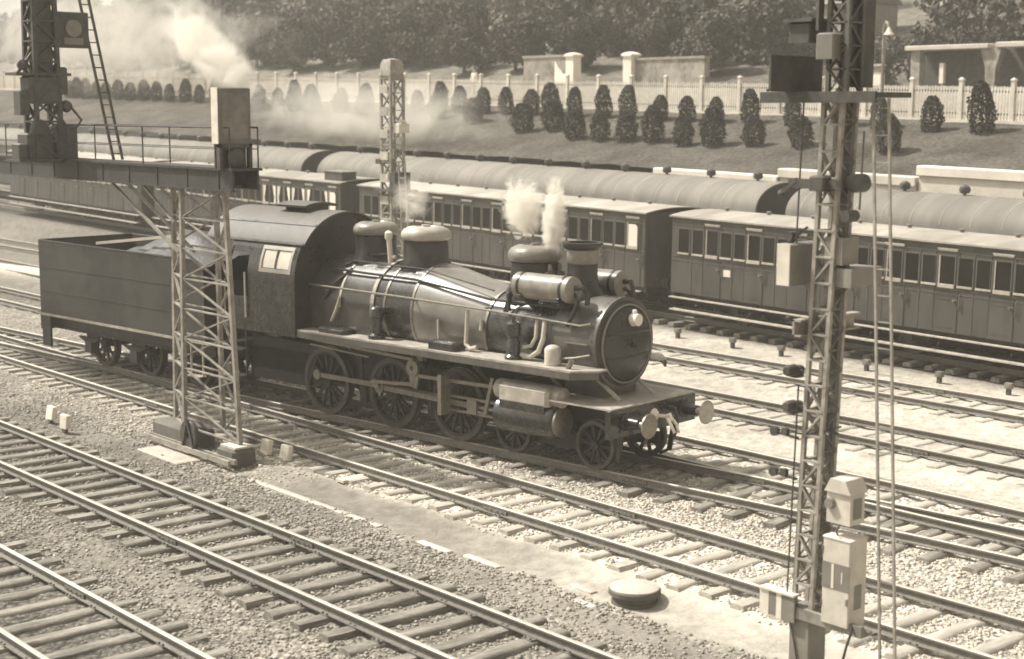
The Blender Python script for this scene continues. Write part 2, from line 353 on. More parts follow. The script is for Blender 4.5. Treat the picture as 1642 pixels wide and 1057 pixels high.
def build_ground():
    xs = np.concatenate([np.linspace(-420,-110,32), np.linspace(-108,-62,24), np.arange(-61,-6,.11), np.linspace(-5.5,60,34), np.linspace(70,400,12)])
    ys = np.concatenate([np.linspace(-300,-20,15), np.linspace(-15,4,10), np.arange(4.3,34.6,.11), np.linspace(35,42.4,16), np.linspace(50,420,14)])
    X, Y = np.meshgrid(xs, ys, indexing='ij')
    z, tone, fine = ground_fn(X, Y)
    z = np.where(Y > 44, -.5, z)
    nx, ny = X.shape
    V = np.stack([X, Y, z], -1).reshape(-1,3)
    idx = np.arange(nx*ny).reshape(nx, ny)
    F = np.stack([idx[:-1,:-1], idx[1:,:-1], idx[1:,1:], idx[:-1,1:]], -1).reshape(-1,4)
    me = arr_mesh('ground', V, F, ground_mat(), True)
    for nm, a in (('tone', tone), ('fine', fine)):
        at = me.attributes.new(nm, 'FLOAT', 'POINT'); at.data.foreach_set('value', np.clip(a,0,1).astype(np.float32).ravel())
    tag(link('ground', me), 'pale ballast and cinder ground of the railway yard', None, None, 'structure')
build_ground()

# ------------------------------------------------------------------ loose stones of the ballast (nobody could count them)
def stones(y0, y1, n, val, label):
    Y = rng.uniform(y0, y1, n); X = np.empty(n)
    az0, az1 = R(-68.5), R(-29)
    X = Y*np.tan(rng.uniform(az0, az1, n)); keep = (X > -36) & (X < -8.0)
    X, Y = X[keep], Y[keep]
    z, tone, fine = ground_fn(X, Y)
    keep = (rng.random(len(X)) > fine*1.05) & (rng.random(len(X)) < .35 + .65*(fbm(X,Y,.9,21) > .45))
    for k, (yc, bz, tn) in TR.items():
        c = cy_C(X) if yc is None else yc
        for s in (-1,1): keep &= np.abs(Y - c - s*.7535) > .09
    X, Y, z = X[keep], Y[keep], z[keep]; n = len(X)
    base = np.array([(-1,-1,-1),(1,-1,-1),(1,1,-1),(-1,1,-1),(-1,-1,1),(1,-1,1),(1,1,1),(-1,1,1)], float)
    s = rng.uniform(.010, .025, (n,1,3))*np.array([1.15,1,.75]); s *= (1+.6*(rng.random((n,1,1))>.93))
    v = base[None]*s*rng.uniform(.55, 1.1, (n,8,1))
    a = rng.uniform(0, 2*PI, n); t = rng.uniform(-.6, .6, n)
    ca, sa, ct, st = np.cos(a)[:,None], np.sin(a)[:,None], np.cos(t)[:,None], np.sin(t)[:,None]
    y1 = v[...,1]*ct - v[...,2]*st; z1 = v[...,1]*st + v[...,2]*ct; x1 = v[...,0]
    v = np.stack([x1*ca - y1*sa, x1*sa + y1*ca, z1], -1) + np.stack([X, Y, z+.006], -1)[:,None]
    fq = np.array([(0,3,2,1),(4,5,6,7),(0,1,5,4),(1,2,6,5),(2,3,7,6),(3,0,4,7)])
    F = (fq[None] + 8*np.arange(n)[:,None,None]).reshape(-1,4)
    m = leaf('ballast_stone', val, .30)
    me = arr_mesh('ballast_stones', v.reshape(-1,3), F, m)
    tag(link('ballast_stones', me), label, None, None, 'stuff')
stones(8.9, 14.6, 36000, .30, 'dull ballast stones lying about the two foreground tracks')
stones(14.6, 20.6, 34000, .56, 'pale fresh ballast stones lying about the tracks near the engine')

# ------------------------------------------------------------------ railway tracks
HALF = .7535
def rail_mesh(pts):
    """flat-bottomed rail swept along pts (x, y, z of the foot); head faces use slot 1"""
    prof = [(-.062,0),(.062,0),(.062,.014),(.014,.03),(.012,.098),(.036,.108),(.036,.136),(.026,.142),(-.026,.142),(-.036,.136),(-.036,.108),(-.012,.098),(-.014,.03),(-.062,.014)]
    mb = MB(); n = len(prof); vs = []
    for i, p in enumerate(pts):
        q = pts[min(i+1,len(pts)-1)]; o = pts[max(i-1,0)]; d = Vector((q[0]-o[0], q[1]-o[1], 0)).normalized(); nn = Vector((-d.y, d.x, 0))
        for a, h in prof: vs.append((p[0]+nn.x*a, p[1]+nn.y*a, p[2]+h))
    for i in range(len(pts)-1):
        for k in range(n):
            mb.f.append((i*n+k, i*n+(k+1)%n, (i+1)*n+(k+1)%n, (i+1)*n+k)); mb.m.append(1 if k in (6,7,8) else 0)
    mb.v = vs
    mb.f.append(tuple(range(n))); mb.m.append(0); mb.f.append(tuple((len(pts)-1)*n+k for k in range(n-1,-1,-1))); mb.m.append(0)
    return mb
def sleeper_mesh(kind, seed, mat, L=2.6, W=.25):
    rs = random.Random(seed); mb = MB(); n = 9; vs = []
    prof = [(-.5,-.13),(.5,-.13),(.5,-.045),(.40,-.008),(.15,.0),(-.18,.0),(-.41,-.010),(-.5,-.05)]
    for i in range(n):
        y = -L/2 + L*i/(n-1); w = W*(1+rs.uniform(-.06,.06)); dz = rs.uniform(-.007,.004); dx = rs.uniform(-.008,.008)
        if i in (0, n-1): y += rs.uniform(-.03,.03)
        for a, h in prof: vs.append((a*w+dx+rs.uniform(-.005,.005), y, h+dz+rs.uniform(-.004,.003)))
    k = len(prof)
    for i in range(n-1):
        for j in range(k): mb.f.append((i*k+j, i*k+(j+1)%k, (i+1)*k+(j+1)%k, (i+1)*k+j)); mb.m.append(0)
    mb.f.append(tuple(range(k))); mb.m.append(0); mb.f.append(tuple((n-1)*k+j for j in range(k))); mb.m.append(0)
    mb.v = vs
    for s in (-1,1):                                                  # base plates and screws
        y = s*HALF
        mb.box(-.085,.085,y-.11,y+.11,-.004,.012,1)
        for a in (-.05,.05):
            for t in (-.088,.088): mb.lathe([(.016,.0),(.016,.03),(.008,.036)],6,(a,y+t,.008),'z',1)
    return mb.mesh('sleeper', [mat, M_rails], 50)
SLM = {'A':[sleeper_mesh('A', i, M_slA) for i in range(5)], 'B':[sleeper_mesh('B', 20+i, M_slB) for i in range(5)]}
def track(label, yfn, x0, x1, pitch, off, kind, sl_range, dz=0.0, grp='railway tracks across the yard', gap=()):
    xs = np.arange(x0, x1+.01, 1.5)
    ym = float(yfn(np.array([(sl_range[0]+sl_range[1])/2]))[0])
    t = thing('railway_track', label, 'track', ((sl_range[0]+sl_range[1])/2, ym, 0), (0,0,0), grp)
    ox, oy = t.location.x, t.location.y
    for s in (-1, 1):
        pts = []
        for x in xs:
            y = float(yfn(np.array([x]))[0]); a = math.atan2(float(yfn(np.array([x+.1]))[0])-float(yfn(np.array([x-.1]))[0]), .2)
            pts.append((x - math.sin(a)*s*HALF - ox, y + math.cos(a)*s*HALF - oy, .158+dz))
        rm = rail_mesh(pts)
        for i in range(2 + (s > 0), len(pts)-1, 8):                     # fishplates at the joints
            p, q = Vector(pts[i]), Vector(pts[i+1]); d = (q-p).normalized(); c = p + d*.4; nn = Vector((-d.y,d.x,0))
            for k in (-1,1): rm.bar(c - d*.3 + nn*k*.028 + Vector((0,0,.065)), c + d*.3 + nn*k*.028 + Vector((0,0,.065)), .022, .06)
            for k in (-.2,-.08,.08,.2): rm.bar(c + d*k - nn*.06 + Vector((0,0,.065)), c + d*k + nn*.06 + Vector((0,0,.065)), .022)
        rm.build('rail', [M_rails, M_railt], t, 30)
    rs = random.Random(int(abs(ym)*100)); i = 0
    x = sl_range[0] + off
    while x < sl_range[1] and i < 100:
        y = float(yfn(np.array([x]))[0]); a = math.atan2(float(yfn(np.array([x+.1]))[0])-float(yfn(np.array([x-.1]))[0]), .2)
        if not any(g0 < x < g1 for g0, g1 in gap):
            link('sleeper', SLM[kind][rs.randrange(5)], t, (x-ox+rs.uniform(-.02,.02), y-oy+rs.uniform(-.05,.05), .148+dz+rs.uniform(-.004,.003)), (0,0,a+rs.uniform(-.045,.045)))
        x += pitch*rs.uniform(.94,1.06); i += 1
    return t
cst = lambda c: (lambda X: np.full(len(X), c))
track('nearest track, cut off by the bottom left corner of the view', cst(TR['Z'][0]), -60, 4, .645, .2, 'A', (-25,-12.5))
track('foreground track with dark widely exposed sleepers, nearer side of the cinder path', cst(TR['A'][0]), -60, 4, .622, .15, 'A', (-38,-11))
track('pale ballasted track directly beyond the cinder path, nearer than the engine', cst(TR['B'][0]), -70, 6, .615, .2, 'B', (-50,-7.2))
track('curving turnout track the steam engine stands on', cy_C, -46, -5, .72, .1, 'A', (-46,-9), dz=.003)
track('straight track just behind the steam engine, joined to its track by a crossing', cst(TR['D'][0]), -75, 8, .72, .4, 'B', (-23.5,-8), dz=.0015)
track('far track, second in front of the standing coaches', cst(TR['E'][0]), -80, 10, .63, .3, 'B', (-30,-7))
track('far track nearest to the standing coaches, its sleepers almost buried', cst(TR['F'][0]), -85, 10, .63, .1, 'B', (-34,-9))
def coach_track(label, yc):
    t = thing('railway_track', label, 'track', (-40, yc, float(grade(-40))), (0, GR, 0), 'railway tracks across the yard')
    for s in (-1,1): rail_mesh([(x, s*HALF, .158) for x in np.arange(-70,46,2.0)]).build('rail', [M_rails, M_railt], t, 30)
    for i in range(60): link('sleeper', SLM['A'][i%5], t, (-16+i*.66, 0, .148))
coach_track('track carrying the nearer row of coaches', 35.4)
coach_track('track carrying the farther row of high-roofed coaches', 39.0)

# ------------------------------------------------------------------ small things on the ground
def marker(x, y, rz, label, tilt=0):
    t = thing('marker_post', label, 'marker post', (x, y, .0), (tilt-.20, 0, rz), 'white marker posts beside the tracks')
    MB().cbox(-.14,.14,-.06,.06,.10,.40,.018).build('board', M_white, t)
    MB().box(-.05,.05,-.045,.045,-.2,.10).build('stake', M_concd, t)
marker(-31.05,13.64,.1,'white marker block at the far left, the one farther from the foreground rail')
marker(-29.95,13.48,.1,'white marker block at the far left, the one nearer to the foreground rail', .12)
marker(-25.10,15.42,.05,'white marker block right beside the foot of the lattice pylon')
marker(-24.42,15.44,.05,'white marker block a step farther right of the lattice pylon')
mb = MB(); mb.lathe([(.33,0),(.33,.05),(.31,.06),(.31,.13),(.37,.14),(.37,.20),(.355,.215)], 28, mf=[0]*5+[0])
mc = thing('drain_cover', 'round low concrete drain head with a pale lid on the cinder path', 'drain', (-14.24,14.72,-.02))
mb.build('ring', M_concd, mc, 30)
MB().lathe([(.352,.212),(.352,.232),(.33,.244)],28).build('lid', M_board, mc, 30)
tag(MB().xf(lambda p:p).cbox(-.85,.85,-.5,.5,-.1,.035,.015).build('concrete_slab', M_conc), 'flat concrete slab on the ground in front of the lattice pylon', 'slab')
o = bpy.data.objects['concrete_slab']; o.location = (-26.6,14.35,.0); o.rotation_euler = (0,0,-.02)
# boards edging the path
dash = [(-23.91,-20.70,14.33),(-20.62,-20.18,14.30),(-20.02,-19.70,14.29),(-18.58,-17.80,14.25),(-17.51,-16.70,14.33),(-15.35,-14.90,14.57),(-14.84,-14.38,14.12)]
dl = ['longest pale edging board let into the left end of the path','short edging board just right of the longest one','smallest edging board, second right of the longest one',
      'edging board in the middle of the path, left of its pair','edging board in the middle of the path, right of its pair','edging board lying just left of the drain cover, farther one','edging board lying just left of the drain cover, nearer one']
for (a, b, y), lb in zip(dash, dl):
    ob = MB().cbox(-(b-a)/2,(b-a)/2,-.07,.07,-.06,.022,.008).build('edging_board', M_board)
    ob.location = ((a+b)/2, y, -.015); ob.rotation_euler = (0,0,-.01); tag(ob, lb, 'board', 'edging boards along the cinder path')
# stakes carrying the signal wires
for i, (x, lb) in enumerate([(-34.5,'hidden nearest the engine'),(-32.4,'just right of the engine front'),(-30.2,'second right of the engine front'),(-28.07,'left of the tall mast, farther one'),(-26.3,'left of the tall mast, nearer one'),(-23.44,'right of the ladder, first one'),(-21.22,'right of the ladder, second one'),(-19.27,'right of the ladder, third one'),(-17.2,'at the right border')]):
    t = thing('wire_stake', 'short dark signal wire stake before the coaches, '+lb, 'stake', (x, 32.9, float(ground_fn(np.array([x]),np.array([32.9]))[0][0])), (0,0,0), 'signal wire stakes in front of the coaches')
    MB().box(-.05,.05,-.05,.05,-.2,.24).build('stake', M_mastd, t)
    MB().box(-.09,.09,-.07,.07,.16,.30).lathe([(.05,-.09),(.05,-.02)],10,(0,0,.23),'y').build('pulley', M_case, t)
# sunken point box by the second pair of markers
t = thing('point_box', 'dark sunken box with a slanting lid beside the rail, right of the white markers', 'box', (-22.75,15.62,0), (0,0,-.05))
MB().box(-.5,.5,-.28,.28,-.2,.10).build('case', M_concd, t); MB().box(.36,.62,-.34,.34,.10,.15).build('lid', M_board, t)

# ------------------------------------------------------------------ embankment, road, hill
def sheet(name, xs, ys, fn, mat, label):
    X, Y = np.meshgrid(xs, ys, indexing='ij'); Z = fn(X, Y); nx, ny = X.shape
    idx = np.arange(nx*ny).reshape(nx, ny)
    F = np.stack([idx[:-1,:-1], idx[1:,:-1], idx[1:,1:], idx[:-1,1:]], -1).reshape(-1,4)
    return tag(link(name, arr_mesh(name, np.stack([X,Y,Z],-1).reshape(-1,3), F, mat, True)), label, None, None, 'structure')
def emb(X, Y): return fence_base(X) - 2 + 2*(Y-42.3)/7.7 + .14*(fbm(X,Y,.9,31)-.5)
sheet('embankment', np.arange(-150,20,.45), np.linspace(42.3,50.15,28), emb, grass_mat('rough_grass', .088, 1.0, .5), 'grassy embankment above the coaches')
def road(X, Y): return fence_base(X) + .02 + .185*np.clip(Y-50.3,0,9) + .05*(fbm(X,Y,.4,33)-.5)
sheet('road', np.arange(-170,30,1.2), np.linspace(50.15,57.4,10), road, grass_mat('dusty_road', .25, .8, .3), 'pale dusty road and bank behind the fence')
def hill(X, Y):
    sl = .27 - .19*sstep(-135,-205,X) - .05*sstep(-70,-40,X)
    m = sstep(-48.5,-46,X)*(1-sstep(-31,-28,X))                        # levelled ground of the shelter
    return fence_base(np.maximum(X,-175)) + 1.25 - .85*m*(1-sstep(65,70,Y)) + sl*np.clip(Y-57.0-8*m,0,75) + .9*(fbm(X,Y,.06,35)-.5)*sstep(58,66,Y)
sheet('hill', np.linspace(-420,80,180), np.concatenate([np.linspace(57.2,132,60), np.linspace(140,330,12)]), hill, grass_mat('hill_grass', .17, .35, .4), 'wooded hillside filling the background')

# ------------------------------------------------------------------ foliage
def crown(n, shape, size, seed, flat=.35):
    """n small leaf cards spread through a volume; shape(u) maps random numbers to points"""
    g = np.random.default_rng(seed); P = shape(g, n)
    a = g.normal(size=(n,3)); a /= np.linalg.norm(a,axis=1,keepdims=True)
    b = g.normal(size=(n,3)); b -= a*(a*b).sum(1,keepdims=True); b /= np.linalg.norm(b,axis=1,keepdims=True)
    s = size*g.uniform(.6,1.35,(n,1))
    V = np.stack([P-a*s, P-b*s*.55, P+a*s, P+b*s*.55], 1).reshape(-1,3)
    return V, np.arange(4*n).reshape(-1,4)
def cone_shape(H, Rr):
    def f(g, n):
        t = np.clip(g.random(n)**.85,1e-6,.999); r = Rr*np.where(t < .30, .78+.22*t/.30, np.sqrt(np.clip(1-((t-.30)/.72)**1.9,0,1)))
        a = g.uniform(0,2*PI,n); lump = 1 + .12*np.sin(3*a+7*t) + .08*np.sin(5*a-11*t)
        k = np.sqrt(g.uniform(.35,1,n))*lump
        return np.stack([r*k*np.cos(a), r*k*np.sin(a), .06+t*H], 1)
    return f
def blob_shape(lobes, seed):
    q = random.Random(seed); L = []
    for i in range(lobes):
        a = q.uniform(0,2*PI); d = q.uniform(.15,1.0); L.append((d*math.cos(a)*1.25, d*math.sin(a)*1.25, q.uniform(.7,2.7), q.uniform(.55,1.0)))
    L = np.array(L)
    def f(g, n):
        k = g.integers(0, len(L), n); d = g.normal(size=(n,3)); d /= np.linalg.norm(d,axis=1,keepdims=True)
        r = g.uniform(.55,1.06,(n,1))
        return L[k,:3] + d*r*L[k,3:4]*np.array([1,1,.85])
    return f
SHR = [arr_mesh('shrub_crown', *crown(2200, cone_shape(1.34,.42), .050, 50+i), M_leafS) for i in range(4)]
SHRL = [arr_mesh('shrub_crown', *crown(2200, cone_shape(1.34,.50), .052, 60+i), M_leafS) for i in range(3)]
STEM = MB().tube([(0,0,-.25),(0,0,.9)],[.05,.025],6).mesh('stem', M_trunk)
def shrub(x, y, z, s, ms, label, grp, lean=0):
    lean += random.uniform(-.06,.06)
    t = thing('clipped_shrub', label, 'shrub', (x,y,z), (0,lean,random.uniform(0,6)), grp); t.scale = (s*random.uniform(.85,1.12),s*random.uniform(.85,1.12),s*random.uniform(.84,1.14))
    link('crown', random.choice(ms), t); link('stem', STEM, t)
UPX = [-106.5,-105.2,-103.6,-102.1,-100.6,-98.68,-96.76,-94.9,-93.09,-91.33,-89.18,-87.38,-85.23,-83.66,-80.02,-77.99,-76.2,-74.38,-71.33,-69.0,-66.2,-64.3,-62.34,-60.74,-58.89,-57.06,-55.21,-53.81,-52.16,-50.19,-48.66,-46.64,-45.03,-43.31,-41.42,-39.25,-36.9,-35.0,-32.64,-30.51]
UPS = {27:1.05,28:1.1,-1:1.15,37:1.0}
n = len(UPX)
for i, x in enumerate(UPX):
    s = random.uniform(.9,1.08)
    if i == n-1: s = 1.22
    if i in (32,35): s = .86
    x = x*48.55/49.35; shrub(x, 48.55, float(emb(np.array([x]),np.array([48.55]))[0])-.06, s, SHR, 'clipped conical shrub against the fence, %s from the right-hand end' % ordinal(n-1-i), 'clipped shrubs along the fence')
LOW = [(-73.5,47.6),(-71.2,47.2),(-68.9,47.6),(-66.5,47.4),(-63.72,47.5),(-60.01,47.3),(-56.76,47.0),(-51.99,46.0),(-50.3,46.3),(-47.85,45.3),(-46.3,45.3),(-44.86,45.45),(-43.3,45.4),(-41.4,45.2),(-39.97,45.3),(-38.08,45.65),(-35.94,45.8),(-31.99,45.75)]
for i, (x, y) in enumerate(LOW):
    z = float(emb(np.array([x]),np.array([y]))[0])
    shrub(x, y, z-.05, random.uniform(.92,1.1), SHRL, 'bushy shrub standing free on the grass slope, %s from the right-hand end' % ordinal(len(LOW)-1-i), 'bushy shrubs on the embankment slope', random.uniform(-.08,.08))

# ------------------------------------------------------------------ fence with posts
fx0, fx1, bay = -128.6, -20.0, 2.15
fence = thing('picket_fence', 'long pale picket fence with taller white posts along the road above the embankment', 'fence', (-70,50.0,float(fence_base(-70))), (0,0,0))
def post_mesh():
    mb = MB(); mb.box(-.075,.075,-.075,.075,-.5,1.50); mb.box(-.095,.095,-.095,.095,1.50,1.56); mb.add([(-.095,-.095,1.56),(.095,-.095,1.56),(.095,.095,1.56),(-.095,.095,1.56),(0,0,1.63)],[(0,1,4),(1,2,4),(2,3,4),(3,0,4)]); return mb.mesh('post', M_fence)
def panel_mesh():
    mb = MB(); n = 16
    for i in range(n):
        x = .14 + (bay-.28)*i/(n-1); h = 1.26 + .02*math.sin(i*2.1)
        mb.prism([(x-.028,.06),(x+.028,.06),(x+.028,h),(x,h+.05),(x-.028,h)],'y',-.03,-.012,0)
    for z in (.26,1.08): mb.box(0,bay,-.008,.035,z,z+.07,1)
    return mb.mesh('slat_panel', [M_fence, M_frail])
PM, PN = post_mesh(), panel_mesh(); x = fx0
while x < fx1:
    zb = float(fence_base(x)-fence_base(-70)); link('post', PM, fence, (x+70,0,zb))
    link('slat_panel', PN, fence, (x+70,0,zb), (0,.022,0)); x += bay
MB().prism([(-60,-.4+.022*60-.0),(52,-.4-.022*52),(52,.07-.022*52),(-60,.07+.022*60)],'y',-.10,.10).build('kerb', M_fence, fence)

# ------------------------------------------------------------------ parapet wall at the foot of the slope
def parapet(x0, x1, zt, label):
    t = thing('parapet_wall', label, 'wall', ((x0+x1)/2,42.0,0), (0,0,0), 'pale parapet walls behind the coaches'); h = (x1-x0)/2
    sl = lambda p: (p[0], p[1], p[2] - .02*p[0])
    MB().box(-h,h,-.18,.25,-.5,zt-.30).xf(sl).build('wall', M_wallw, t)
    MB().cbox(-h-.07,h+.03,-.27,.32,zt-.30,zt,.03).xf(sl).build('coping', M_wallw, t)
parapet(-28.05,-12.0,4.98,'tallest pale parapet wall with heavy coping, behind the coaches at the right border')
parapet(-33.7,-28.15,4.83,'lower pale parapet wall stepping down left of the tallest one')
parapet(-39.7,-33.8,4.67,'lowest pale parapet wall showing just above the high roofs')
parapet(-110,-39.8,4.85,'long parapet wall hidden behind the high coach roofs')

# ------------------------------------------------------------------ gate pillars, stone walls and buildings on the hill side
def pillar(x, y, z0, z1, label):
    t = thing('gate_pillar', label, 'pillar', (x,y,z0), (0,0,0), 'white gate pillars'); h = z1-z0
    MB().box(-.29,.29,-.29,.29,-.6,h-.22).build('shaft', M_plast, t)
    MB().box(-.37,.37,-.37,.37,h-.22,h-.12).lathe([(.52,h-.12),(.36,h-.05),(.12,h)],4,ph=PI/4).build('cap', M_plast, t)
pillar(-59.3,56,7.9,9.95,'white gate pillar with a flat cap, left side of the gateway')
pillar(-55.0,56,7.9,9.87,'white gate pillar with a flat cap, right side of the gateway')
def stonewall(x0, x1, z0, zt, label):
    t = thing('stone_wall', label, 'wall', ((x0+x1)/2,56.2,z0), (0,0,0), 'rubble walls beside the gateway'); h = (x1-x0)/2
    MB().box(-h,h,-.2,.2,-.6,zt-z0-.12).build('masonry', M_stone, t); MB().box(-h-.05,h+.05,-.27,.27,zt-z0-.12,zt-z0).build('coping', M_coping, t)
    return t
wl = stonewall(-63.3,-59.62,8.0,9.86,'rubble stone wall left of the gateway with a white painted panel')
MB().prism([(.72,.35),(1.80,.35),(1.80,.82),(1.35,.85),(.98,1.2),(.72,1.55)],'y',-.225,-.2).build('white_panel', M_plast, wl)
stonewall(-54.68,-50.0,7.9,9.55,'rubble stone wall right of the gateway')
def building(name, label, cat, x, y, z, w, d, h, rz=0, roof=.9, wins=(), mat=None, grp=None):
    t = thing(name, label, cat, (x,y,z), (0,0,rz), grp)
    MB().box(-w/2,w/2,-d/2,d/2,-1.5,h).build('wall', mat or M_plast, t)
    MB().prism([(-d/2-.25,h),(d/2+.25,h),(0,h+roof)],'x',-w/2-.2,w/2+.2).build('roof', M_roof, t)
    for (wx, wz, ww, wh) in wins:
        f = MB().box(wx-ww/2,wx+ww/2,-d/2-.03,-d/2-.002,wz,wz+wh).build('window', M_sill, t)
        MB().box(wx-ww/2+.06,wx+ww/2-.06,-d/2-.04,-d/2-.03,wz+.06,wz+wh-.06).build('pane', M_glass, f)
    return t
building('small_house','tiny white gable end peeping out of the trees above the left gate pillar','house',-81.8,75,11.4,1.5,2.2,1.35,0,.4,[(.2,.5,.35,.6)])
building('garden_hut','tiny pale garden hut with a flat roof among the trees above the gateway','hut',-77.0,75,11.3,.95,1.0,1.25,0,.25,[(-.22,.35,.3,.7)])
building('small_house','white cottage wall at the top right of the hillside','house',-48.0,75,11.9,1.1,3.0,2.6,.05,.5,[(.2,.6,.4,.8)])
building('farm_house','grey house front high on the hill at the top, right of the tall mast','house',-51.2,70,11.0,3.0,3.0,1.7,.1,1.0,[(-.8,.5,.5,.8),(.5,.5,.5,.8)], gm('grey_render',.34,.9))
# open shelter at the right
sh = thing('open_shelter', 'open roadside shelter with a long pale roof edge at the right border', 'shelter', (-39.5,62.6,7.4), (0,0,0))
MB().cbox(-3.4,1.1,-.3,2.2,2.38,2.58,.03).build('roof', M_roofp, sh); MB().cbox(1.45,6.5,-.3,2.2,2.40,2.62,.03).build('roof', M_roofp, sh)
MB().box(-3.3,6.4,1.3,1.5,.55,2.38).build('back_wall', M_mastd, sh)  # dark colour stands in for the shade under the roof
MB().box(-3.15,-2.65,-.1,.3,-.6,2.38).build('pillar', M_stone, sh)
MB().prism([(.92,-.6),(1.32,-.6),(1.40,1.5),(1.66,2.38),(.56,2.38),(.86,1.5)],'y',-.1,.3).build('pillar', M_stone, sh)
MB().box(-1.62,-1.40,.0,.2,.8,1.75).build('sign_board', M_plast, sh); MB().box(-1.55,-1.47,.08,.14,-.6,.8).build('sign_post', M_fence, sh)
gw = thing('garden_wall', 'low white garden wall with coping behind the fence, right of the tall mast', 'wall', (-44.3,60.5,7.6), (0,0,0))
MB().box(-2.2,1.5,-.15,.15,-.5,1.0).build('wall', M_plast, gw); MB().box(-2.25,1.55,-.2,.2,1.40,1.5).build('coping', M_roofp, gw); MB().box(-2.2,1.5,-.1,.1,1.0,1.40).build('render', M_stone, gw)

# ------------------------------------------------------------------ trees of the hillside
TC = [arr_mesh('tree_crown', *crown(4200, blob_shape(9+i, 80+i), .125, 70+i), M_leafT) for i in range(5)]
def limb_mesh(seed):
    q = random.Random(seed); mb = MB(); mb.tube([(0,0,-.5),(.03,.02,.6),(q.uniform(-.1,.1),q.uniform(-.1,.1),1.6)],[.14,.10,.06],7)
    for k in range(5):
        a = q.uniform(0,6.28); z = q.uniform(.5,1.2); mb.tube([(0,0,z),(.5*math.cos(a),.5*math.sin(a),z+.5),(.95*math.cos(a),.95*math.sin(a),z+.9)],[.055,.04,.015],5)
    return mb.mesh('trunk', M_trunk)
LM = [limb_mesh(i) for i in range(3)]
def tree(x, y, s, label, grp, hs=1.0):
    t = thing('hillside_tree', label, 'tree', (x,y,float(hill(np.array([x]),np.array([y]))[0])), (0,0,random.uniform(0,6.28)), grp); t.scale = (s,s,s*hs)
    link('crown', random.choice(TC), t); link('trunk', random.choice(LM), t)
front = []
x = -128.0
while x < -28:
    if not (-61 < x < -53.6 or -47 < x < -35): front.append((x, random.uniform(58.5,61.0), random.uniform(.8,1.25)))
    x += random.uniform(2.6,3.8)
for dx in (-60.6,-58.2,-56.2,-54.2): front.append((dx, random.uniform(60.5,62.5), .85))
front += [(-46.5,65,.95),(-43.5,66.5,1.0),(-40.0,66,1.1),(-36.5,66,1.1),(-33.5,66.5,1.15),(-30.5,66,1.1)]
front.sort()
for i, (x, y, s) in enumerate(front):
    tree(x, y, s, 'bushy tree at the foot of the hill, %s from the right-hand end' % ordinal(len(front)-1-i), 'bushy trees at the foot of the hill')
big = [(-196,84,1.5),(-186,80,1.7),(-176,84,1.8),(-167,78,2.2),(-158,84,2.4),(-149,77,2.4),(-140,83,2.6),(-131,76,2.2),(-122,82,2.4),(-113,75,2.0),(-106,80,2.2),(-47.5,84,1.9),(-42,80,1.9),(-37,86,2.1)]
for i, (x, y, s) in enumerate(big):
    tree(x, y, s, 'tall spreading tree high on the hill, %s from the left-hand end' % ordinal(i), 'tall trees high on the hill', 1.1)
def woodland():
    g = np.random.default_rng(5); Vs = []; n = 0
    base = [crown(700, blob_shape(9, 90+i), .20, 95+i) for i in range(5)]
    P = []
    while len(P) < 980:
        x = g.uniform(-235,-22); y = g.uniform(62,118)
        lo = .9
        if -104 < x < -50 and 78 < y < 116: lo = .10              # the thinly wooded pasture
        if x < -150: lo *= .8
        if abs(x+81.8) < 2.4 and y < 75.5 and y > 66: continue
        if abs(x+77) < 2.0 and y < 75.5 and y > 66: continue
        if abs(x+48) < 2.0 and 64 < y < 75.5: continue
        if abs(x+51.2) < 2.6 and 64 < y < 71: continue
        if -47.5 < x < -33 and y < 66.5: continue
        if g.random() < lo: P.append((x,y))
    for i, (x, y) in enumerate(P):
        V = base[i%5][0]; a = g.uniform(0,6.28); s = g.uniform(.8,1.5); c, d = math.cos(a)*s, math.sin(a)*s
        z = float(hill(np.array([x]),np.array([y]))[0]) - .5
        Vs.append(np.stack([V[:,0]*c-V[:,1]*d+x, V[:,0]*d+V[:,1]*c+y, V[:,2]*s+z], 1))
    V = np.concatenate(Vs)
    tag(link('woodland', arr_mesh('woodland', V, np.arange(len(V)).reshape(-1,4), M_leafW)), 'mass of bushes and small trees covering the hillside', None, None, 'stuff')
woodland()

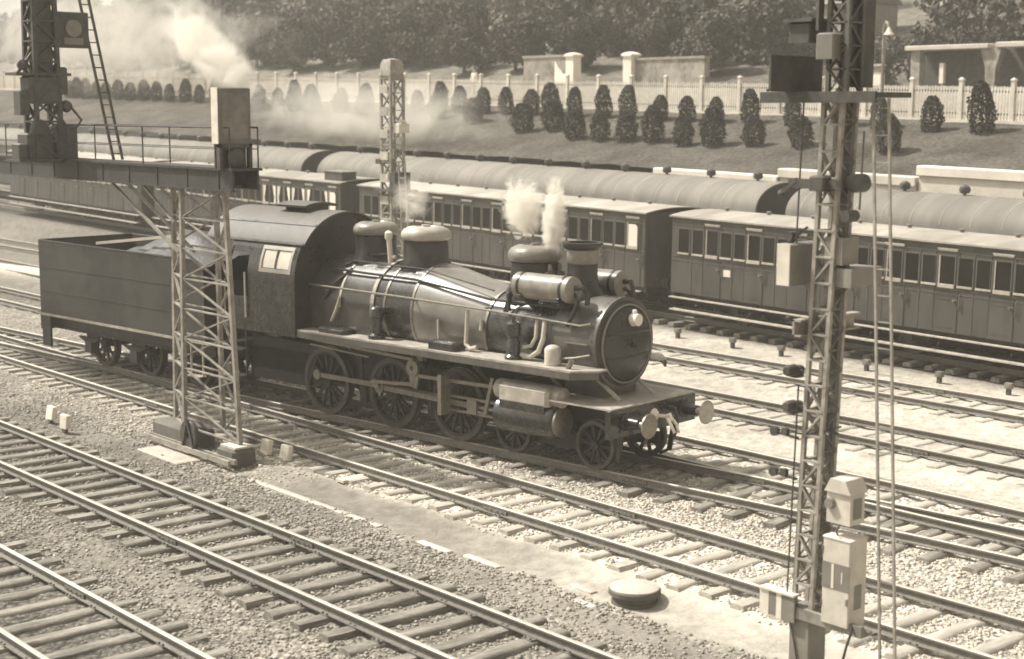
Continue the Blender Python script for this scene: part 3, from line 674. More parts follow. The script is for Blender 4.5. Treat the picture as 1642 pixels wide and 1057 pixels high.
# ------------------------------------------------------------------ a passer-by behind the fence
def skin_person(name, J, E, mats, rad, sub=2):
    me = bpy.data.meshes.new(name); me.from_pydata([J[k] for k in J], [(list(J).index(a), list(J).index(b)) for a, b in E], [])
    o = link(name, me); md = o.modifiers.new('skin', 'SKIN'); me.skin_vertices or None
    for i, k in enumerate(J):
        r = rad[k]; me.skin_vertices[0].data[i].radius = (r, r)
    me.skin_vertices[0].data[list(J).index('pelvis')].use_root = True
    o.modifiers.new('sub', 'SUBSURF').levels = sub; o.modifiers['sub'].render_levels = sub
    me.materials.append(mats); return o
def person():
    z0 = float(road(np.array([-62.26]),np.array([51.6]))[0])
    J = {'pelvis':(0,0,.90),'waist':(0,0,1.05),'chest':(0,.01,1.27),'neck':(0,.0,1.42),'headlow':(0,-.02,1.49),'head':(0,-.02,1.60),
         'hipl':(-.09,0,.86),'kneel':(-.10,-.02,.48),'anklel':(-.10,.02,.09),'toel':(-.11,-.13,.04),'hipr':(.09,0,.86),'kneer':(.10,-.03,.48),'ankler':(.11,.01,.09),'toer':(.12,-.14,.04),
         'shl':(-.18,0,1.36),'ell':(-.24,-.02,1.10),'wrl':(-.20,-.18,.95),'hl':(-.18,-.25,.93),'shr':(.18,0,1.36),'elr':(.25,-.02,1.10),'wrr':(.22,-.18,.95),'hr':(.20,-.25,.93)}
    E = [('pelvis','waist'),('waist','chest'),('chest','neck'),('neck','headlow'),('headlow','head'),('pelvis','hipl'),('hipl','kneel'),('kneel','anklel'),('anklel','toel'),('pelvis','hipr'),('hipr','kneer'),('kneer','ankler'),('ankler','toer'),('chest','shl'),('shl','ell'),('ell','wrl'),('wrl','hl'),('chest','shr'),('shr','elr'),('elr','wrr'),('wrr','hr')]
    rad = dict(pelvis=.13,waist=.12,chest=.145,neck=.055,headlow=.075,head=.09,hipl=.09,kneel=.06,anklel=.042,toel=.035,hipr=.09,kneer=.06,ankler=.042,toer=.035,shl=.06,ell=.045,wrl=.032,hl=.03,shr=.06,elr=.045,wrr=.032,hr=.03)
    p = skin_person('person', J, E, M_cloth, rad); p.location = (-62.26,51.6,z0)
    tag(p, 'person in a white shirt standing behind the picket fence, seen from the chest up', 'person')
    MB().sphere((0,.0,1.645),.098,12,1,1.05,.8).build('hair', M_clothd, p)
    MB().sphere((0,-.055,1.585),.072,12,.95,.8,1.2).sphere((0,-.118,1.575),.014,6).build('face', M_skin, p)
person()
# ------------------------------------------------------------------ the steam locomotive (x forward, y away from the camera, z up)
LO = thing('steam_locomotive', 'black steam engine with three domes and a round-roofed cab running on the turnout track', 'locomotive', (-19.26,19.76,0), (0,0,R(6.5)))
ZA = 2.56                                                              # boiler axis
def arc(cy, cz, r, a0, a1, n): return [(cy + r*math.sin(R(a0+(a1-a0)*i/n)), cz + r*math.cos(R(a0+(a1-a0)*i/n))) for i in range(n+1)]
def wheel(name, x, y, r, spokes, parent, cw=True, crank=None, ph=0.0):
    """spoked wheel with a tyre of its own"""
    s = -1 if y < 0 else 1; mb = MB()
    mb.lathe([(r*.86,-.05),(r*.86,.05),(r*.80,.05),(r*.80,-.05),(r*.86,-.05)], 36, (0,0,0), 'y')
    mb.lathe([(.0,-.09),(r*.20,-.09),(r*.22,-.07),(r*.22,.07),(r*.20,.09),(0,.09)], 18, (0,0,0), 'y')
    for k in range(spokes):
        a = 2*PI*k/spokes + ph; mb.bar((r*.18*math.cos(a),0,r*.18*math.sin(a)),(r*.83*math.cos(a),0,r*.83*math.sin(a)),.05,.055)
    if cw:
        a0 = ph + PI*.75; pts = [(r*.82*math.cos(a0+t*.09), r*.82*math.sin(a0+t*.09)) for t in range(-7,8)]
        mb.prism(pts, 'y', -.045, .045)
    if crank is not None:
        mb.lathe([(.0,0),(.13,0),(.13,.16),(0,.16)] if s > 0 else [(.0,-.16),(.13,-.16),(.13,0),(0,0)], 14, (crank[0],0,crank[1]), 'y')
    w = mb.build(name, M_under, parent); w.location = (x, y, .30+r)
    ty = MB().lathe([(r*.86,-.065),(r,-.065),(r,.05),(r+.025,.055),(r+.025,.08),(r*.86,.08),(r*.86,-.065)] if s < 0 else [(r*.86,-.08),(r+.025,-.08),(r+.025,-.055),(r,-.05),(r,.065),(r*.86,.065),(r*.86,-.08)], 44, (0,0,0), 'y').build('tyre', M_tyre, w)
    MB().tube([(0,-s*.06,0),(0,-s*.74,0)],.085,10).build('axle', M_under, w)
    return w
CR = (.22*math.cos(2.5), .22*math.sin(2.5))
for s in (-1,1):
    for x in (-.22,-2.25): wheel('bogie_wheel', x, s*.75, .45, 10, LO, False, ph=.2*x)
    for x in (-3.75,-5.62,-7.72): wheel('driving_wheel', x, s*.75, .73, 14, LO, True, CR, ph=.35)
# frames and undergear
mb = MB()
for s in (-1,1):
    mb.prism([(-10.6,1.0),(-10.6,1.75),(.35,1.55),(.35,1.05),(-.9,1.05),(-1.2,1.30),(-2.9,1.30),(-3.1,1.0)],'y',s*.52-.03,s*.52+.03)
for x in (-2.7,-4.7,-6.6,-8.8,-10.2): mb.box(x-.05,x+.05,-.5,.5,1.05,1.6)
mb.box(-10.6,-8.2,-.55,.55,.75,1.5); mb.box(-8.3,-6.0,-.6,.6,1.15,2.0)      # ash pan and drag box
mb.build('main_frame', M_under, LO)
mb = MB()
for s in (-1,1): mb.prism([(-2.7,.85),(.2,.85),(.2,.62),(-.5,.55),(-1.9,.55),(-2.7,.62)],'y',s*.60-.025,s*.60+.025); mb.box(-.34,-.10,s*.62-.07,s*.62+.07,.62,.95); mb.box(-2.37,-2.13,s*.62-.07,s*.62+.07,.62,.95)
mb.box(-1.55,-.95,-.6,.6,.6,.9); mb.build('bogie_frame', M_under, LO)
for s in (-1,1):
    for x in (-3.75,-5.62,-7.72):
        mb = MB()
        for k in range(5): mb.box(x-.48+.05*k,x+.48-.05*k,s*.42-.05,s*.42+.05,.70-.02*k,.722-.02*k)
        mb.build('leaf_spring', M_under, LO)
    for x in (-4.55,-6.6): MB().prism([(x-.04,1.75),(x+.04,1.75),(x+.10,.75),(x-.02,.7)],'y',s*.80-.03,s*.80+.03).box(x+.0,x+.16,s*.75-.07,s*.75+.07,.72,1.15).build('brake_shoe', M_under, LO)
# running board and front platform
for s in (-1,1):
    mb = MB(); a, b = sorted((s*.74, s*1.38)); mb.box(-8.0,-.35,a,b,2.15,2.185)
    mb.prism([(-.35,.74),(-.35,1.38),(.02,1.02),(.02,.74)] if s > 0 else [(-.35,-1.38),(-.35,-.74),(.02,-.74),(.02,-1.02)],'z',2.15,2.185)
    mb.build('running_board', M_deck, LO)
    a, b = sorted((s*1.355, s*1.395))
    mb = MB().box(-10.6,-.35,a,b,2.02,2.15); mb.bar((-.35,s*1.375,2.085),(.02,s*1.0,2.085),.04,.13)
    for x in (-1.0,-3.0,-4.7,-6.7): mb.bar((x,s*1.3,2.12),(x,s*.6,1.5),.05)
    mb.build('valance', gm('valance_paint',.11,.5,0,5,.35,.1,25,dirt=.5,ds=2,dv=.5), LO)
mb = MB(); mb.box(-1.25,.52,-1.28,1.28,1.545,1.575); mb.build('front_platform', M_deck, LO)
mb = MB(); mb.cbox(.40,.52,-1.30,1.30,1.03,1.545,.015)
for y in (-.875,.875):
    for a in (-.14,.14):
        for c in (-.14,.14): mb.lathe([(.025,.52),(.025,.545),(.01,.55)],8,(0,y+a,1.28+c),'x')
mb.build('buffer_beam', M_boiler, LO)
for y in (-.875,.875):
    mb = MB(); mb.lathe([(.0,.52),(.16,.52),(.16,.56),(.115,.58),(.10,.86),(.0,.86)],20,(0,y,1.30),'x',0)
    b = mb.build('buffer', M_loco, LO)
    MB().lathe([(.06,.86),(.06,1.05),(.225,1.06),(.225,1.085),(.10,1.11),(0,1.115)],24,(0,y,1.30),'x').build('buffer_head', M_deck if y > 0 else M_steel, b)
mb = MB(); mb.lathe([(.0,.52),(.13,.52),(.10,.56),(.05,.6)],12,(0,0,1.30),'x'); mb.tube([(.52,0,1.30),(.78,0,1.31),(.88,0,1.36),(.92,0,1.28),(.84,0,1.22)],.035,8)
mb.tube([(.86,-.05,1.30),(.96,-.07,1.18),(1.02,-.05,1.05),(1.04,.05,1.05),(.98,.07,1.18),(.86,.05,1.30)],.03,8); mb.build('coupling', M_white, LO)
mb = MB()
for y in (-.45,.45): mb.tube([(.50,y,1.40),(.66,y,1.38),(.72,y,1.2),(.70,y,.95),(.64,y,.85)],.035,8)
mb.parts('brake_hose', M_mastd, LO)
mb = MB()
for s in (-1,1): mb.bar((.40,s*.80,1.05),(.30,s*.78,.48),.09,.05); mb.bar((.30,s*.78,.50),(.12,s*.76,.40),.10,.05)
mb.parts('guard_iron', M_under, LO)
mb = MB()
for s in (-1,1): mb.bar((-.64,s*.50,2.05),(.12,s*.50,1.58),.07,.05)
mb.parts('smokebox_stay', M_pale, LO)
# boiler, firebox, smokebox
def skin(mb, st, n=52):
    """round stations (x, radius, axis height)"""
    o = len(mb.v)
    for x, r, zc in st:
        for k in range(n): a = 2*PI*k/n; mb.v.append((x, r*math.sin(a), zc+r*math.cos(a)))
    for i in range(len(st)-1):
        for k in range(n): mb.f.append((o+i*n+k,o+i*n+(k+1)%n,o+(i+1)*n+(k+1)%n,o+(i+1)*n+k)); mb.m.append(0)
    return mb
RB_, ZB_ = .955, 2.75                                                  # the wider rear course
skin(MB(), [(-3.02,.78,ZA),(-1.25,.78,ZA)]).build('boiler', M_boiler, LO)
skin(MB(), [(-6.05,RB_,ZB_),(-4.86,RB_,ZB_)]).build('rear_course', M_boiler, LO)
skin(MB(), [(-4.90,RB_+.012,ZB_),(-4.72,RB_+.006,ZB_-.005),(-3.06,.80,ZA+.008),(-3.0,.79,ZA)]).build('taper_course', [gm('taper_lagging',.20,.30,0,2.2,.3,.08,14,dirt=.6,ds=1.2,dv=.4,spec=.8)], LO, 30)
for x, r, zc in ((-5.72,RB_,ZB_),(-4.90,RB_+.012,ZB_),(-3.02,.79,ZA),(-2.35,.78,ZA)):
    skin(MB(), [(x-.03,r-.01,zc),(x-.03,r+.014,zc),(x+.03,r+.014,zc),(x+.03,r-.01,zc)]).build('boiler_band', M_steel, LO)
fb = arc(0,ZB_,RB_+.015,-90,90,26) + [(RB_-.02,2.0),(-RB_+.02,2.0)]
MB().prism(fb,'x',-8.02,-6.02).build('firebox', gm('firebox_grey',.09,.36,0,3,.4,.1,14,dirt=.6,ds=1.4,dv=.35,rvar=.1,spec=.7), LO)
for x0, x1 in ((-6.12,-6.02),(-7.1,-7.04)): MB().prism(arc(0,ZB_,RB_+.030,-92,92,26)+arc(0,ZB_,RB_+.014,92,-92,26),'x',x0,x1).build('firebox_band', M_deck, LO)
mb = MB(); mb.lathe([(.85,-1.27),(.85,-.26),(.87,-.25),(.87,-.19),(.80,-.19)],52,(0,0,ZA),'x')
mb.box(-1.2,-.3,-.5,.5,1.57,2.2)
for x in (-1.22,-.30):
    for k in range(44):
        a = 2*PI*k/44; mb.lathe([(.016,-.0),(.013,.010),(0,.013)],6,(0,0,0)); n_ = 19; o_ = len(mb.v)-18
        for i in range(o_, len(mb.v)):
            px, py, pz = mb.v[i]; r_ = .85+pz; mb.v[i] = (x+px, r_*math.sin(a)+py*math.cos(a), ZA+r_*math.cos(a)-py*math.sin(a))
M_smoke = gm('smokebox_grey',.10,.42,0,3.5,.35,.1,16,dirt=.6,ds=1.6,dv=.4,rvar=.1)
sb = mb.build('smokebox', M_smoke, LO)
mb = MB(); mb.lathe([(.80,-.19),(.79,-.17),(.70,-.15),(.69,-.12),(.66,-.10),(.45,-.03),(.20,.0),(0,.005)],44,(0,0,ZA),'x'); dr = mb.build('smokebox_door', M_loco, LO)
MB().lathe([(.715,-.15),(.745,-.15),(.745,-.115),(.715,-.115),(.715,-.15)],44,(0,0,ZA),'x').build('door_ring', M_case, dr)
mb = MB(); mb.tube([(-.10,-.62,ZA+.22),(-.02,-.25,ZA+.22),(-.02,.5,ZA+.22)],.028,6); mb.tube([(-.10,-.62,ZA-.22),(-.02,-.25,ZA-.22),(-.02,.5,ZA-.22)],.028,6); mb.lathe([(0,0),(.055,0),(.055,.08),(.03,.12),(0,.12)],12,(0,0,ZA),'x'); mb.bar((.08,0,ZA),(.08,-.14,ZA+.12),.03); mb.build('door_hinge', M_loco, dr)
mb = MB(); mb.box(-.05,.02,-.03,.03,2.90,2.96); mb.lathe([(.0,-.06),(.10,-.06),(.115,-.02),(.115,.12),(.085,.14),(.0,.12)],16,(0,.02,3.02),'x'); mb.lathe([(.05,3.12),(.04,3.2),(.0,3.21)],10,(.02,.02,0),'z'); mb.build('headlamp', M_white, LO)
# domes, chimney, safety valve, whistle
def dome(x, r, zt, name, zb=3.42):
    z0 = zb-.28; h = zt-zb
    mb = MB(); mb.lathe([(r*1.14,z0),(r*1.12,zb-.04),(r*.97,zb+.07),(r*.94,zb+h*.60)],36,(x,0,0))
    d = mb.build(name, M_loco, LO)
    MB().lathe([(r*.94,zb+h*.62),(r*1.03,zb+h*.66),(r*1.07,zb+h*.74),(r*1.05,zb+h*.83),(r*.95,zb+h*.92),(r*.74,zb+h*.985),(r*.50,zt),(r*.46,zt-.02),(r*.2,zt-.02),(r*.18,zt+.03),(0,zt+.03)],36,(x,0,0)).build('dome_cap', M_dome if name != 'steam_dome' else gm('worn_dome_paint',.42,.36,0,4,.25,.08,14,dirt=.6,ds=2.2,dv=.5), d)
    return d
dome(-6.98,.46,4.48,'sand_dome',3.74); dome(-5.45,.49,4.46,'steam_dome',3.70); dome(-2.42,.50,4.26,'sand_dome')
mb = MB(); mb.lathe([(.50,3.30),(.46,3.42),(.33,3.55),(.29,3.70),(.285,3.98)],32,(-1.22,0,0)); ch = mb.build('chimney', M_loco, LO)
MB().lathe([(.285,3.98),(.30,4.00),(.31,4.20),(.30,4.24)],32,(-1.22,0,0)).build('chimney_band', M_dome, ch)
MB().lathe([(.30,4.24),(.37,4.29),(.385,4.34),(.385,4.38),(.30,4.38),(.28,4.30),(.27,4.05),(0,4.0)],32,(-1.22,0,0)).build('chimney_cap', M_loco, ch)
mb = MB()
for y in (-.14,.14): mb.lathe([(.09,3.30),(.09,3.62),(.11,3.64),(.11,3.78),(.05,3.80),(.04,3.92)],12,(-1.92,y,0))
mb.box(-2.1,-1.75,-.28,.28,3.25,3.42); mb.build('safety_valve', M_steel, LO)
mb = MB(); mb.tube([(-6.20,-.30,3.60),(-6.20,-.32,3.9),(-6.22,-.34,4.22)],.055,10); mb.lathe([(.07,4.16),(.08,4.2),(.08,4.30),(.03,4.34)],10,(-6.22,-.34,0)); mb.tube([(-6.20,-.3,3.78),(-6.05,-.3,3.80)],.04,8); mb.build('whistle', M_white, LO)
# feed heater drums either side of the chimney
for s in (-1,1):
    x0, x1 = (-2.16,-.82) if s < 0 else (-2.05,-.85)
    mb = MB(); mb.lathe([(0,x0-.05),(.16,x0-.04),(.25,x0),(.25,x1),(.17,x1+.04),(0,x1+.05)],28,(0,s*.74,3.56),'x'); dd = mb.build('feed_heater_drum', M_dome, LO)
    mb = MB()
    for x in (x0+.15,x1-.15): mb.lathe([(.248,x-.025),(.262,x-.025),(.262,x+.025),(.248,x+.025)],28,(0,s*.74,3.56),'x')
    mb.parts('drum_band', M_loco, dd)
    mb = MB()
    for x in (x0+.2,x1-.2): mb.prism([(s*.50,3.05),(s*.98,3.40),(s*.90,3.46),(s*.45,3.40)],'x',x-.04,x+.04)
    mb.tube([(x1+.04,s*.74,3.60),(x1+.22,s*.72,3.62),(x1+.30,s*.68,3.5),(x1+.30,s*.70,3.3)],.05,8); mb.tube([(x1+.04,s*.74,3.48),(x1+.16,s*.80,3.40),(x1+.10,s*.85,3.15),(x1-.05,s*.86,2.9)],.04,8)
    mb.tube([(x0-.04,s*.72,3.58),(x0-.18,s*.70,3.56),(x0-.30,s*.66,3.36),(x0-.36,s*.74,3.0)],.05,8); mb.tube([(x0-.04,s*.78,3.50),(x0-.22,s*.80,3.36),(x0-.18,s*.84,3.05)],.04,8)
    mb.parts('heater_pipe', M_loco, dd)
# pipework and fittings on the near side (and the far side's hand rail)
mb = MB()
for s in (-1,1):
    mb.tube([(-7.95,s*1.06,3.14),(-5,s*1.06,3.10),(-3.0,s*.92,3.03),(-1.4,s*.90,2.98),(-.55,s*.88,2.94),(-.35,s*.80,2.98)],.022,8)
    for x, y in ((-7.4,1.06),(-5.9,1.06),(-4.8,1.05),(-2.9,.91),(-1.5,.90)): mb.bar((x,s*y,3.06),(x,s*(y-.18),3.04),.03)
mb.build('hand_rail', M_steel, LO)
mb = MB(); mb.tube([(-7.9,-.76,3.50),(-6.4,-.76,3.46),(-5.0,-.76,3.44),(-3.0,-.66,3.20),(-1.0,-.66,3.20)],.028,8); mb.tube([(-8,-.55,3.68),(-6.6,-.54,3.66),(-4.9,-.55,3.64),(-3.0,-.54,3.36)],.016,6)
mb.tube([(-7.3,-.60,3.56),(-6.7,-.34,3.80),(-6.3,-.30,3.84)],.03,8); mb.tube([(-7.55,-1.0,2.85),(-7.3,-.94,3.18),(-7.0,-.66,3.52)],.03,8); mb.parts('boiler_pipe', M_loco, LO)
mb = MB(); mb.tube([(-3.38,-.90,2.98),(-3.36,-.95,2.55),(-3.34,-.99,2.32),(-3.22,-1.0,2.24),(-3.05,-.98,2.28)],.045,8); mb.tube([(-3.08,-.82,2.80),(-3.06,-.86,2.60)],.04,8)
mb.tube([(-1.42,-.84,2.96),(-1.36,-.96,2.62),(-1.44,-1.0,2.38),(-1.62,-1.02,2.26),(-1.85,-1.02,2.28)],.05,10); mb.tube([(-1.62,-.84,2.94),(-1.58,-.92,2.62),(-1.66,-.96,2.46),(-1.84,-.98,2.42)],.04,8)
mb.tube([(-7.02,-1.0,2.95),(-7.12,-1.04,2.65),(-7.25,-1.06,2.4)],.035,8)
mb.tube([(-4.15,-.95,2.72),(-4.13,-.96,2.45),(-4.10,-.97,2.2)],.025,8)
mb.parts('copper_pipe', M_pale, LO)
for x, y in ((-5.78,-.95),): 
    mb = MB(); mb.lathe([(.18,2.19),(.18,2.26),(.12,2.30),(.12,2.62),(.15,2.64),(.15,2.78),(.10,2.84),(.04,2.86)],16,(x,y-.16,0)); mb.build('clack_valve', M_boiler, LO)
mb = MB(); mb.lathe([(.17,2.19),(.17,2.24),(.13,2.28),(.13,2.52),(.10,2.56),(.10,2.60),(.14,2.64),(.14,2.86),(.08,2.90)],18,(-2.02,-1.06,0)); mb.lathe([(.04,2.9),(.04,3.0)],8,(-2.02,-1.06,0)); mb.build('air_pump', M_boiler, LO)
mb = MB(); mb.lathe([(.15,2.19),(.155,2.22),(.155,2.48),(.12,2.53),(.05,2.56)],18,(-1.02,-1.08,0)); mb.build('lubricator', M_pale, LO)
mb = MB(); mb.tube([(-.95,-1.05,2.3),(-.55,-1.0,2.36),(-.30,-.88,2.42)],.022,6); mb.tube([(-.55,-1.2,2.19),(-.45,-1.2,2.36)],.05,8); mb.bar((-.9,-.87,2.60),(-.35,-.88,2.60),.05,.02); mb.build('drain_rod', M_steel, LO)
mb = MB().cbox(-4.1,-3.4,-1.30,-.92,2.19,2.36,.03); mb.cbox(-7.4,-6.6,-1.32,-.95,2.19,2.30,.03); mb.parts('tool_box', M_boiler, LO)
# cylinders and motion
for s in (-1,1):
    a, b = sorted((s*.80, s*1.32))
    mb = MB(); mb.lathe([(0,-2.32),(.30,-2.32),(.34,-2.28),(.34,-.92),(.30,-.86),(.14,-.84),(0,-.82)],28,(0,s*1.02,1.12),'x'); mb.prism([(a,.98),(b,.98),(b,1.44),(a,1.44)],'x',-2.14,-1.02); cyl = mb.build('cylinder', M_boiler, LO)
    mb = MB(); mb.lathe([(0,-2.45),(.10,-2.45),(.19,-2.40),(.19,-.80),(.10,-.76),(0,-.75)],22,(0,s*1.02,1.58),'x'); mb.cbox(-2.2,-.95,a,b,1.42,1.76,.06); mb.build('steam_chest', M_deck, cyl)
    MB().lathe([(.28,-.88),(.28,-.80),(.20,-.765),(0,-.755)],24,(0,s*1.02,1.12),'x').build('cylinder_cover', M_steel, cyl)
    sd = s*.90
    mb = MB(); mb.bar((-2.3,s*1.02,1.26),(-3.75,s*1.02,1.26),.07,.05); mb.bar((-2.3,s*1.02,.98),(-3.75,s*1.02,.98),.07,.05); mb.box(-3.80,-3.70,a,b,.9,1.7); mb.build('slide_bar', M_steel, LO)
    mb = MB(); mb.bar((-2.2,s*1.02,1.12),(-3.05,s*1.02,1.12),.06,.06); mb.box(-3.2,-2.95,s*1.02-.09,s*1.02+.09,.98,1.26); mb.build('crosshead', M_steel, LO)
    cz = 1.03+CR[1]; cx = -5.62+CR[0]
    mb = MB(); mb.bar((-3.08,s*1.02,1.12),(cx,s*1.0,cz),.05,.11); mb.lathe([(0,-.05),(.13,-.05),(.13,.05),(0,.05)],14,(cx,s*1.0,cz),'y'); mb.build('connecting_rod', M_steel, LO)
    mb = MB()
    for xa, xb in ((-3.75,-5.62),(-5.62,-7.72)): mb.bar((xa+CR[0],sd,cz),(xb+CR[0],sd,cz),.05,.10)
    for xa in (-3.75,-5.62,-7.72): mb.lathe([(0,-.045),(.11,-.045),(.11,.045),(0,.045)],14,(xa+CR[0],sd,cz),'y')
    mb.build('coupling_rod', M_steel, LO)
    mb = MB(); mb.prism([(-4.80,1.32),(-4.62,1.28),(-4.56,1.5),(-4.60,1.86),(-4.74,1.92),(-4.84,1.7)],'y',s*1.08-.03,s*1.08+.03); mb.lathe([(.05,-.03),(.17,-.03),(.17,.03),(.05,.03),(.05,-.03)],18,(-4.7,s*1.12,1.70),'y')
    mb.bar((-4.66,s*1.08,1.55),(-2.45,s*1.05,1.58),.05,.07); mb.bar((-4.72,s*1.10,1.36),(cx-.10,s*1.12,cz+.12),.05,.07); mb.bar((-2.55,s*1.06,1.75),(-2.75,s*1.06,1.02),.05,.08); mb.bar((-2.75,s*1.06,1.02),(-3.05,s*1.06,1.05),.04,.05)
    mb.bar((cx,s*1.08,cz),(cx-.10,s*1.12,cz+.16),.06,.10); mb.build('valve_gear', M_steel, LO)
    mb = MB(); mb.bar((-4.65,s*1.15,1.88),(-7.95,s*1.18,2.0),.045,.06); mb.box(-4.8,-4.5,s*1.0-.06,s*1.0+.06,1.85,2.1); mb.build('reversing_rod', M_steel, LO)
    mb = MB(); mb.bar((-6.1,s*1.16,1.93),(-7.75,s*1.16,1.99),.03,.03); mb.bar((-5.9,s*1.22,1.80),(-7.75,s*1.22,1.88),.03,.03); mb.parts('sand_pipe', M_steel, LO)
# cab
ZE, RC = 3.20, 1.42
shell = lambda r, a0, a1, n: [(r*math.sin(R(a)), ZE + r*math.cos(R(a))) for a in [a0+(a1-a0)*i/n for i in range(n+1)]]
fr = [(-RC,2.0),(-RC,ZE)] + shell(RC,-90,90,30)[1:] + [(RC,2.0)]
MB().prism(fr,'x',-8.06,-8.01).build('cab_front', M_loco, LO)
win = [(-8.23,-8.66),(-8.72,-9.15)]
for s in (-1,1):
    y0, y1 = sorted((s*RC, s*(RC-.035)))
    mb = MB().box(-9.62,-8.06,y0,y1,2.02,ZE); mb.box(-10.35,-9.62,y0,y1,2.02,2.75); mb.box(-10.35,-10.28,y0,y1,2.75,ZE)
    def strip(xa, xb, a0, a1, r=RC, n=4):
        o = shell(r,s*a0,s*a1,n); i_ = shell(r-.03,s*a1,s*a0,n); mb.prism(o+i_,'x',xa,xb)
    for k in range(22): mb.lathe([(.016,-.01 if s < 0 else 0),(.016,.0 if s < 0 else .01)],6,(-10.28+k*.104,s*RC,2.12),'y')
    for k in range(10): mb.lathe([(.016,-.01 if s < 0 else 0),(.016,.0 if s < 0 else .01)],6,(-8.12,s*RC,2.2+k*.104),'y'); mb.lathe([(.016,-.01 if s < 0 else 0),(.016,.0 if s < 0 else .01)],6,(-9.3,s*RC,2.2+k*.104),'y')
    strip(-9.62,-8.06,90,81); strip(-10.35,-10.28,90,56); strip(-10.35,-8.06,63,56); strip(-8.23,-8.06,81,63); strip(-8.72,-8.66,81,63); strip(-9.62,-9.15,81,63)
    sd = mb.build('cab_side', M_boiler, LO, 25)
    for xb, xa in win:
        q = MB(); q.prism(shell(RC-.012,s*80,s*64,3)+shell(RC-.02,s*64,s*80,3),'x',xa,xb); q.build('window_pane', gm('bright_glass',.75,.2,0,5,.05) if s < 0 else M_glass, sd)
    q = MB()
    for xa, xb, a0, a1 in ((-9.22,-8.16,63.5,60),(-9.22,-8.16,84,80.5),(-8.23,-8.15,84,60),(-9.22,-9.15,84,60)): q.prism(shell(RC+.014,s*a0,s*a1,3)+shell(RC+.001,s*a1,s*a0,3),'x',xa,xb)
    q.build('window_frame', M_pale, sd)
    MB().tube([(-9.66,s*1.46,2.3),(-9.66,s*1.47,3.3)],.022,6).build('grab_rail', M_pale, sd)
    MB().tube([(-10.42,s*1.44,2.2),(-10.42,s*1.44,3.1)],.02,6).build('grab_rail', M_steel, sd)
    q = MB().box(-10.3,-9.75,s*1.40-.12,s*1.40+.12,1.55,1.58).box(-10.3,-9.75,s*1.40-.12,s*1.40+.12,.95,.98)
    for x in (-10.3,-9.77): q.box(x,x+.03,s*1.38-.02,s*1.38+.02,.95,2.05)
    q.build('cab_step', M_under, LO)
o = shell(RC+.035,-58,58,30); i_ = shell(RC+.003,58,-58,30)
cr = MB().prism(o+i_,'x',-11.35,-7.90).build('cab_roof', M_cabroof, LO, 25)
mb = MB()
for a in (-57,-36,36,57): mb.prism(shell(RC+.05,a-1,a+1,2)+shell(RC+.03,a+1,a-1,2),'x',-11.33,-7.92)
mb.parts('roof_rib', M_loco, cr)
mb = MB(); o = shell(RC+.20,-17,17,8); i_ = shell(RC+.15,17,-17,8); mb.prism(o+i_,'x',-9.75,-8.75)
for x in (-9.6,-8.9): mb.box(x-.03,x+.03,-.3,.3,ZE+RC,ZE+RC+.16)
mb.build('roof_ventilator', M_cabroof, cr)
mb = MB().box(-10.6,-8.06,-1.40,1.40,2.0,2.03); mb.box(-8.3,-8.07,-1.2,1.2,2.03,3.5); mb.box(-9.2,-8.9,-1.30,-.9,2.03,2.6); mb.build('cab_floor', M_under, LO)
mb = MB()
for y in (-.75,.75): mb.lathe([(0,0),(.20,0),(.20,.02),(0,.02)],18,(-8.01,y,3.78),'x')
mb.parts('front_window', M_glass, LO)

# ------------------------------------------------------------------ tender
aL = R(6.5)
TE = thing('coal_tender', 'black slab-sided coal tender coupled behind the engine, left of the lattice pylon', 'tender', (-19.26-10.9*math.cos(aL), 19.76-10.9*math.sin(aL), 0), (0,0,R(5.0)))
mb = MB()
mb.prism([(-7.75,1.56),(-.35,1.56),(-.35,3.20),(-.75,3.42),(-7.75,3.46)],'y',-1.40,-1.37); mb.prism([(-7.75,1.56),(-.35,1.56),(-.35,3.20),(-.75,3.42),(-7.75,3.46)],'y',1.37,1.40)
mb.box(-7.78,-7.75,-1.40,1.40,1.56,3.46); mb.box(-.38,-.35,-1.37,1.37,1.56,2.9)
for y in (-1.41,1.41):
    for z in (2.15,2.78): mb.box(-7.7,-.4,min(y,y*.995),max(y,y*.995),z-.02,z+.02)
    for k in range(38): mb.lathe([(.014,-.008 if y < 0 else 0),(.014,0 if y < 0 else .008)],5,(-7.6+k*.19,y,3.32),'y')
tk = mb.build('tank', gm('tender_paint',.036,.55,0,3,.35,.08,20,dirt=.6,ds=1.3,dv=1.9), TE)
mb = MB()
for y in (-1.39,1.39): mb.tube([(-7.75,y,3.46),(-.75,y,3.42),(-.36,y,3.2)],.025,6)
mb.tube([(-7.76,-1.39,3.46),(-7.76,1.39,3.46)],.025,6); mb.build('tank_beading', M_loco, TE)
def heap():
    xs = np.linspace(-7.6,-.6,42); ys = np.linspace(-1.33,1.33,18); X, Y = np.meshgrid(xs, ys, indexing='ij')
    h = 3.16 + .72*np.exp(-((X+2.6)/1.9)**2)*np.exp(-(Y/1.05)**2) + .22*(fbm(X*3,Y*3,1.0,41)-.4) - .2*sstep(-4.2,-7,X)
    idx = np.arange(X.size).reshape(X.shape); F = np.stack([idx[:-1,:-1], idx[1:,:-1], idx[1:,1:], idx[:-1,1:]], -1).reshape(-1,4)
    return arr_mesh('coal', np.stack([X,Y,h],-1).reshape(-1,3), F, M_coal)
link('coal', heap(), TE)
mb = MB().box(-5.6,-2.2,-1.0,-.93,3.45,3.52); mb.xf(lambda p:(p[0],p[1],p[2]+.11*(p[0]+5.6))); mb.build('fire_iron', M_pale, TE)
mb = MB().box(-7.85,-.2,-1.42,1.42,1.50,1.56); mb.build('sole_plate', M_deck, TE)
mb = MB()
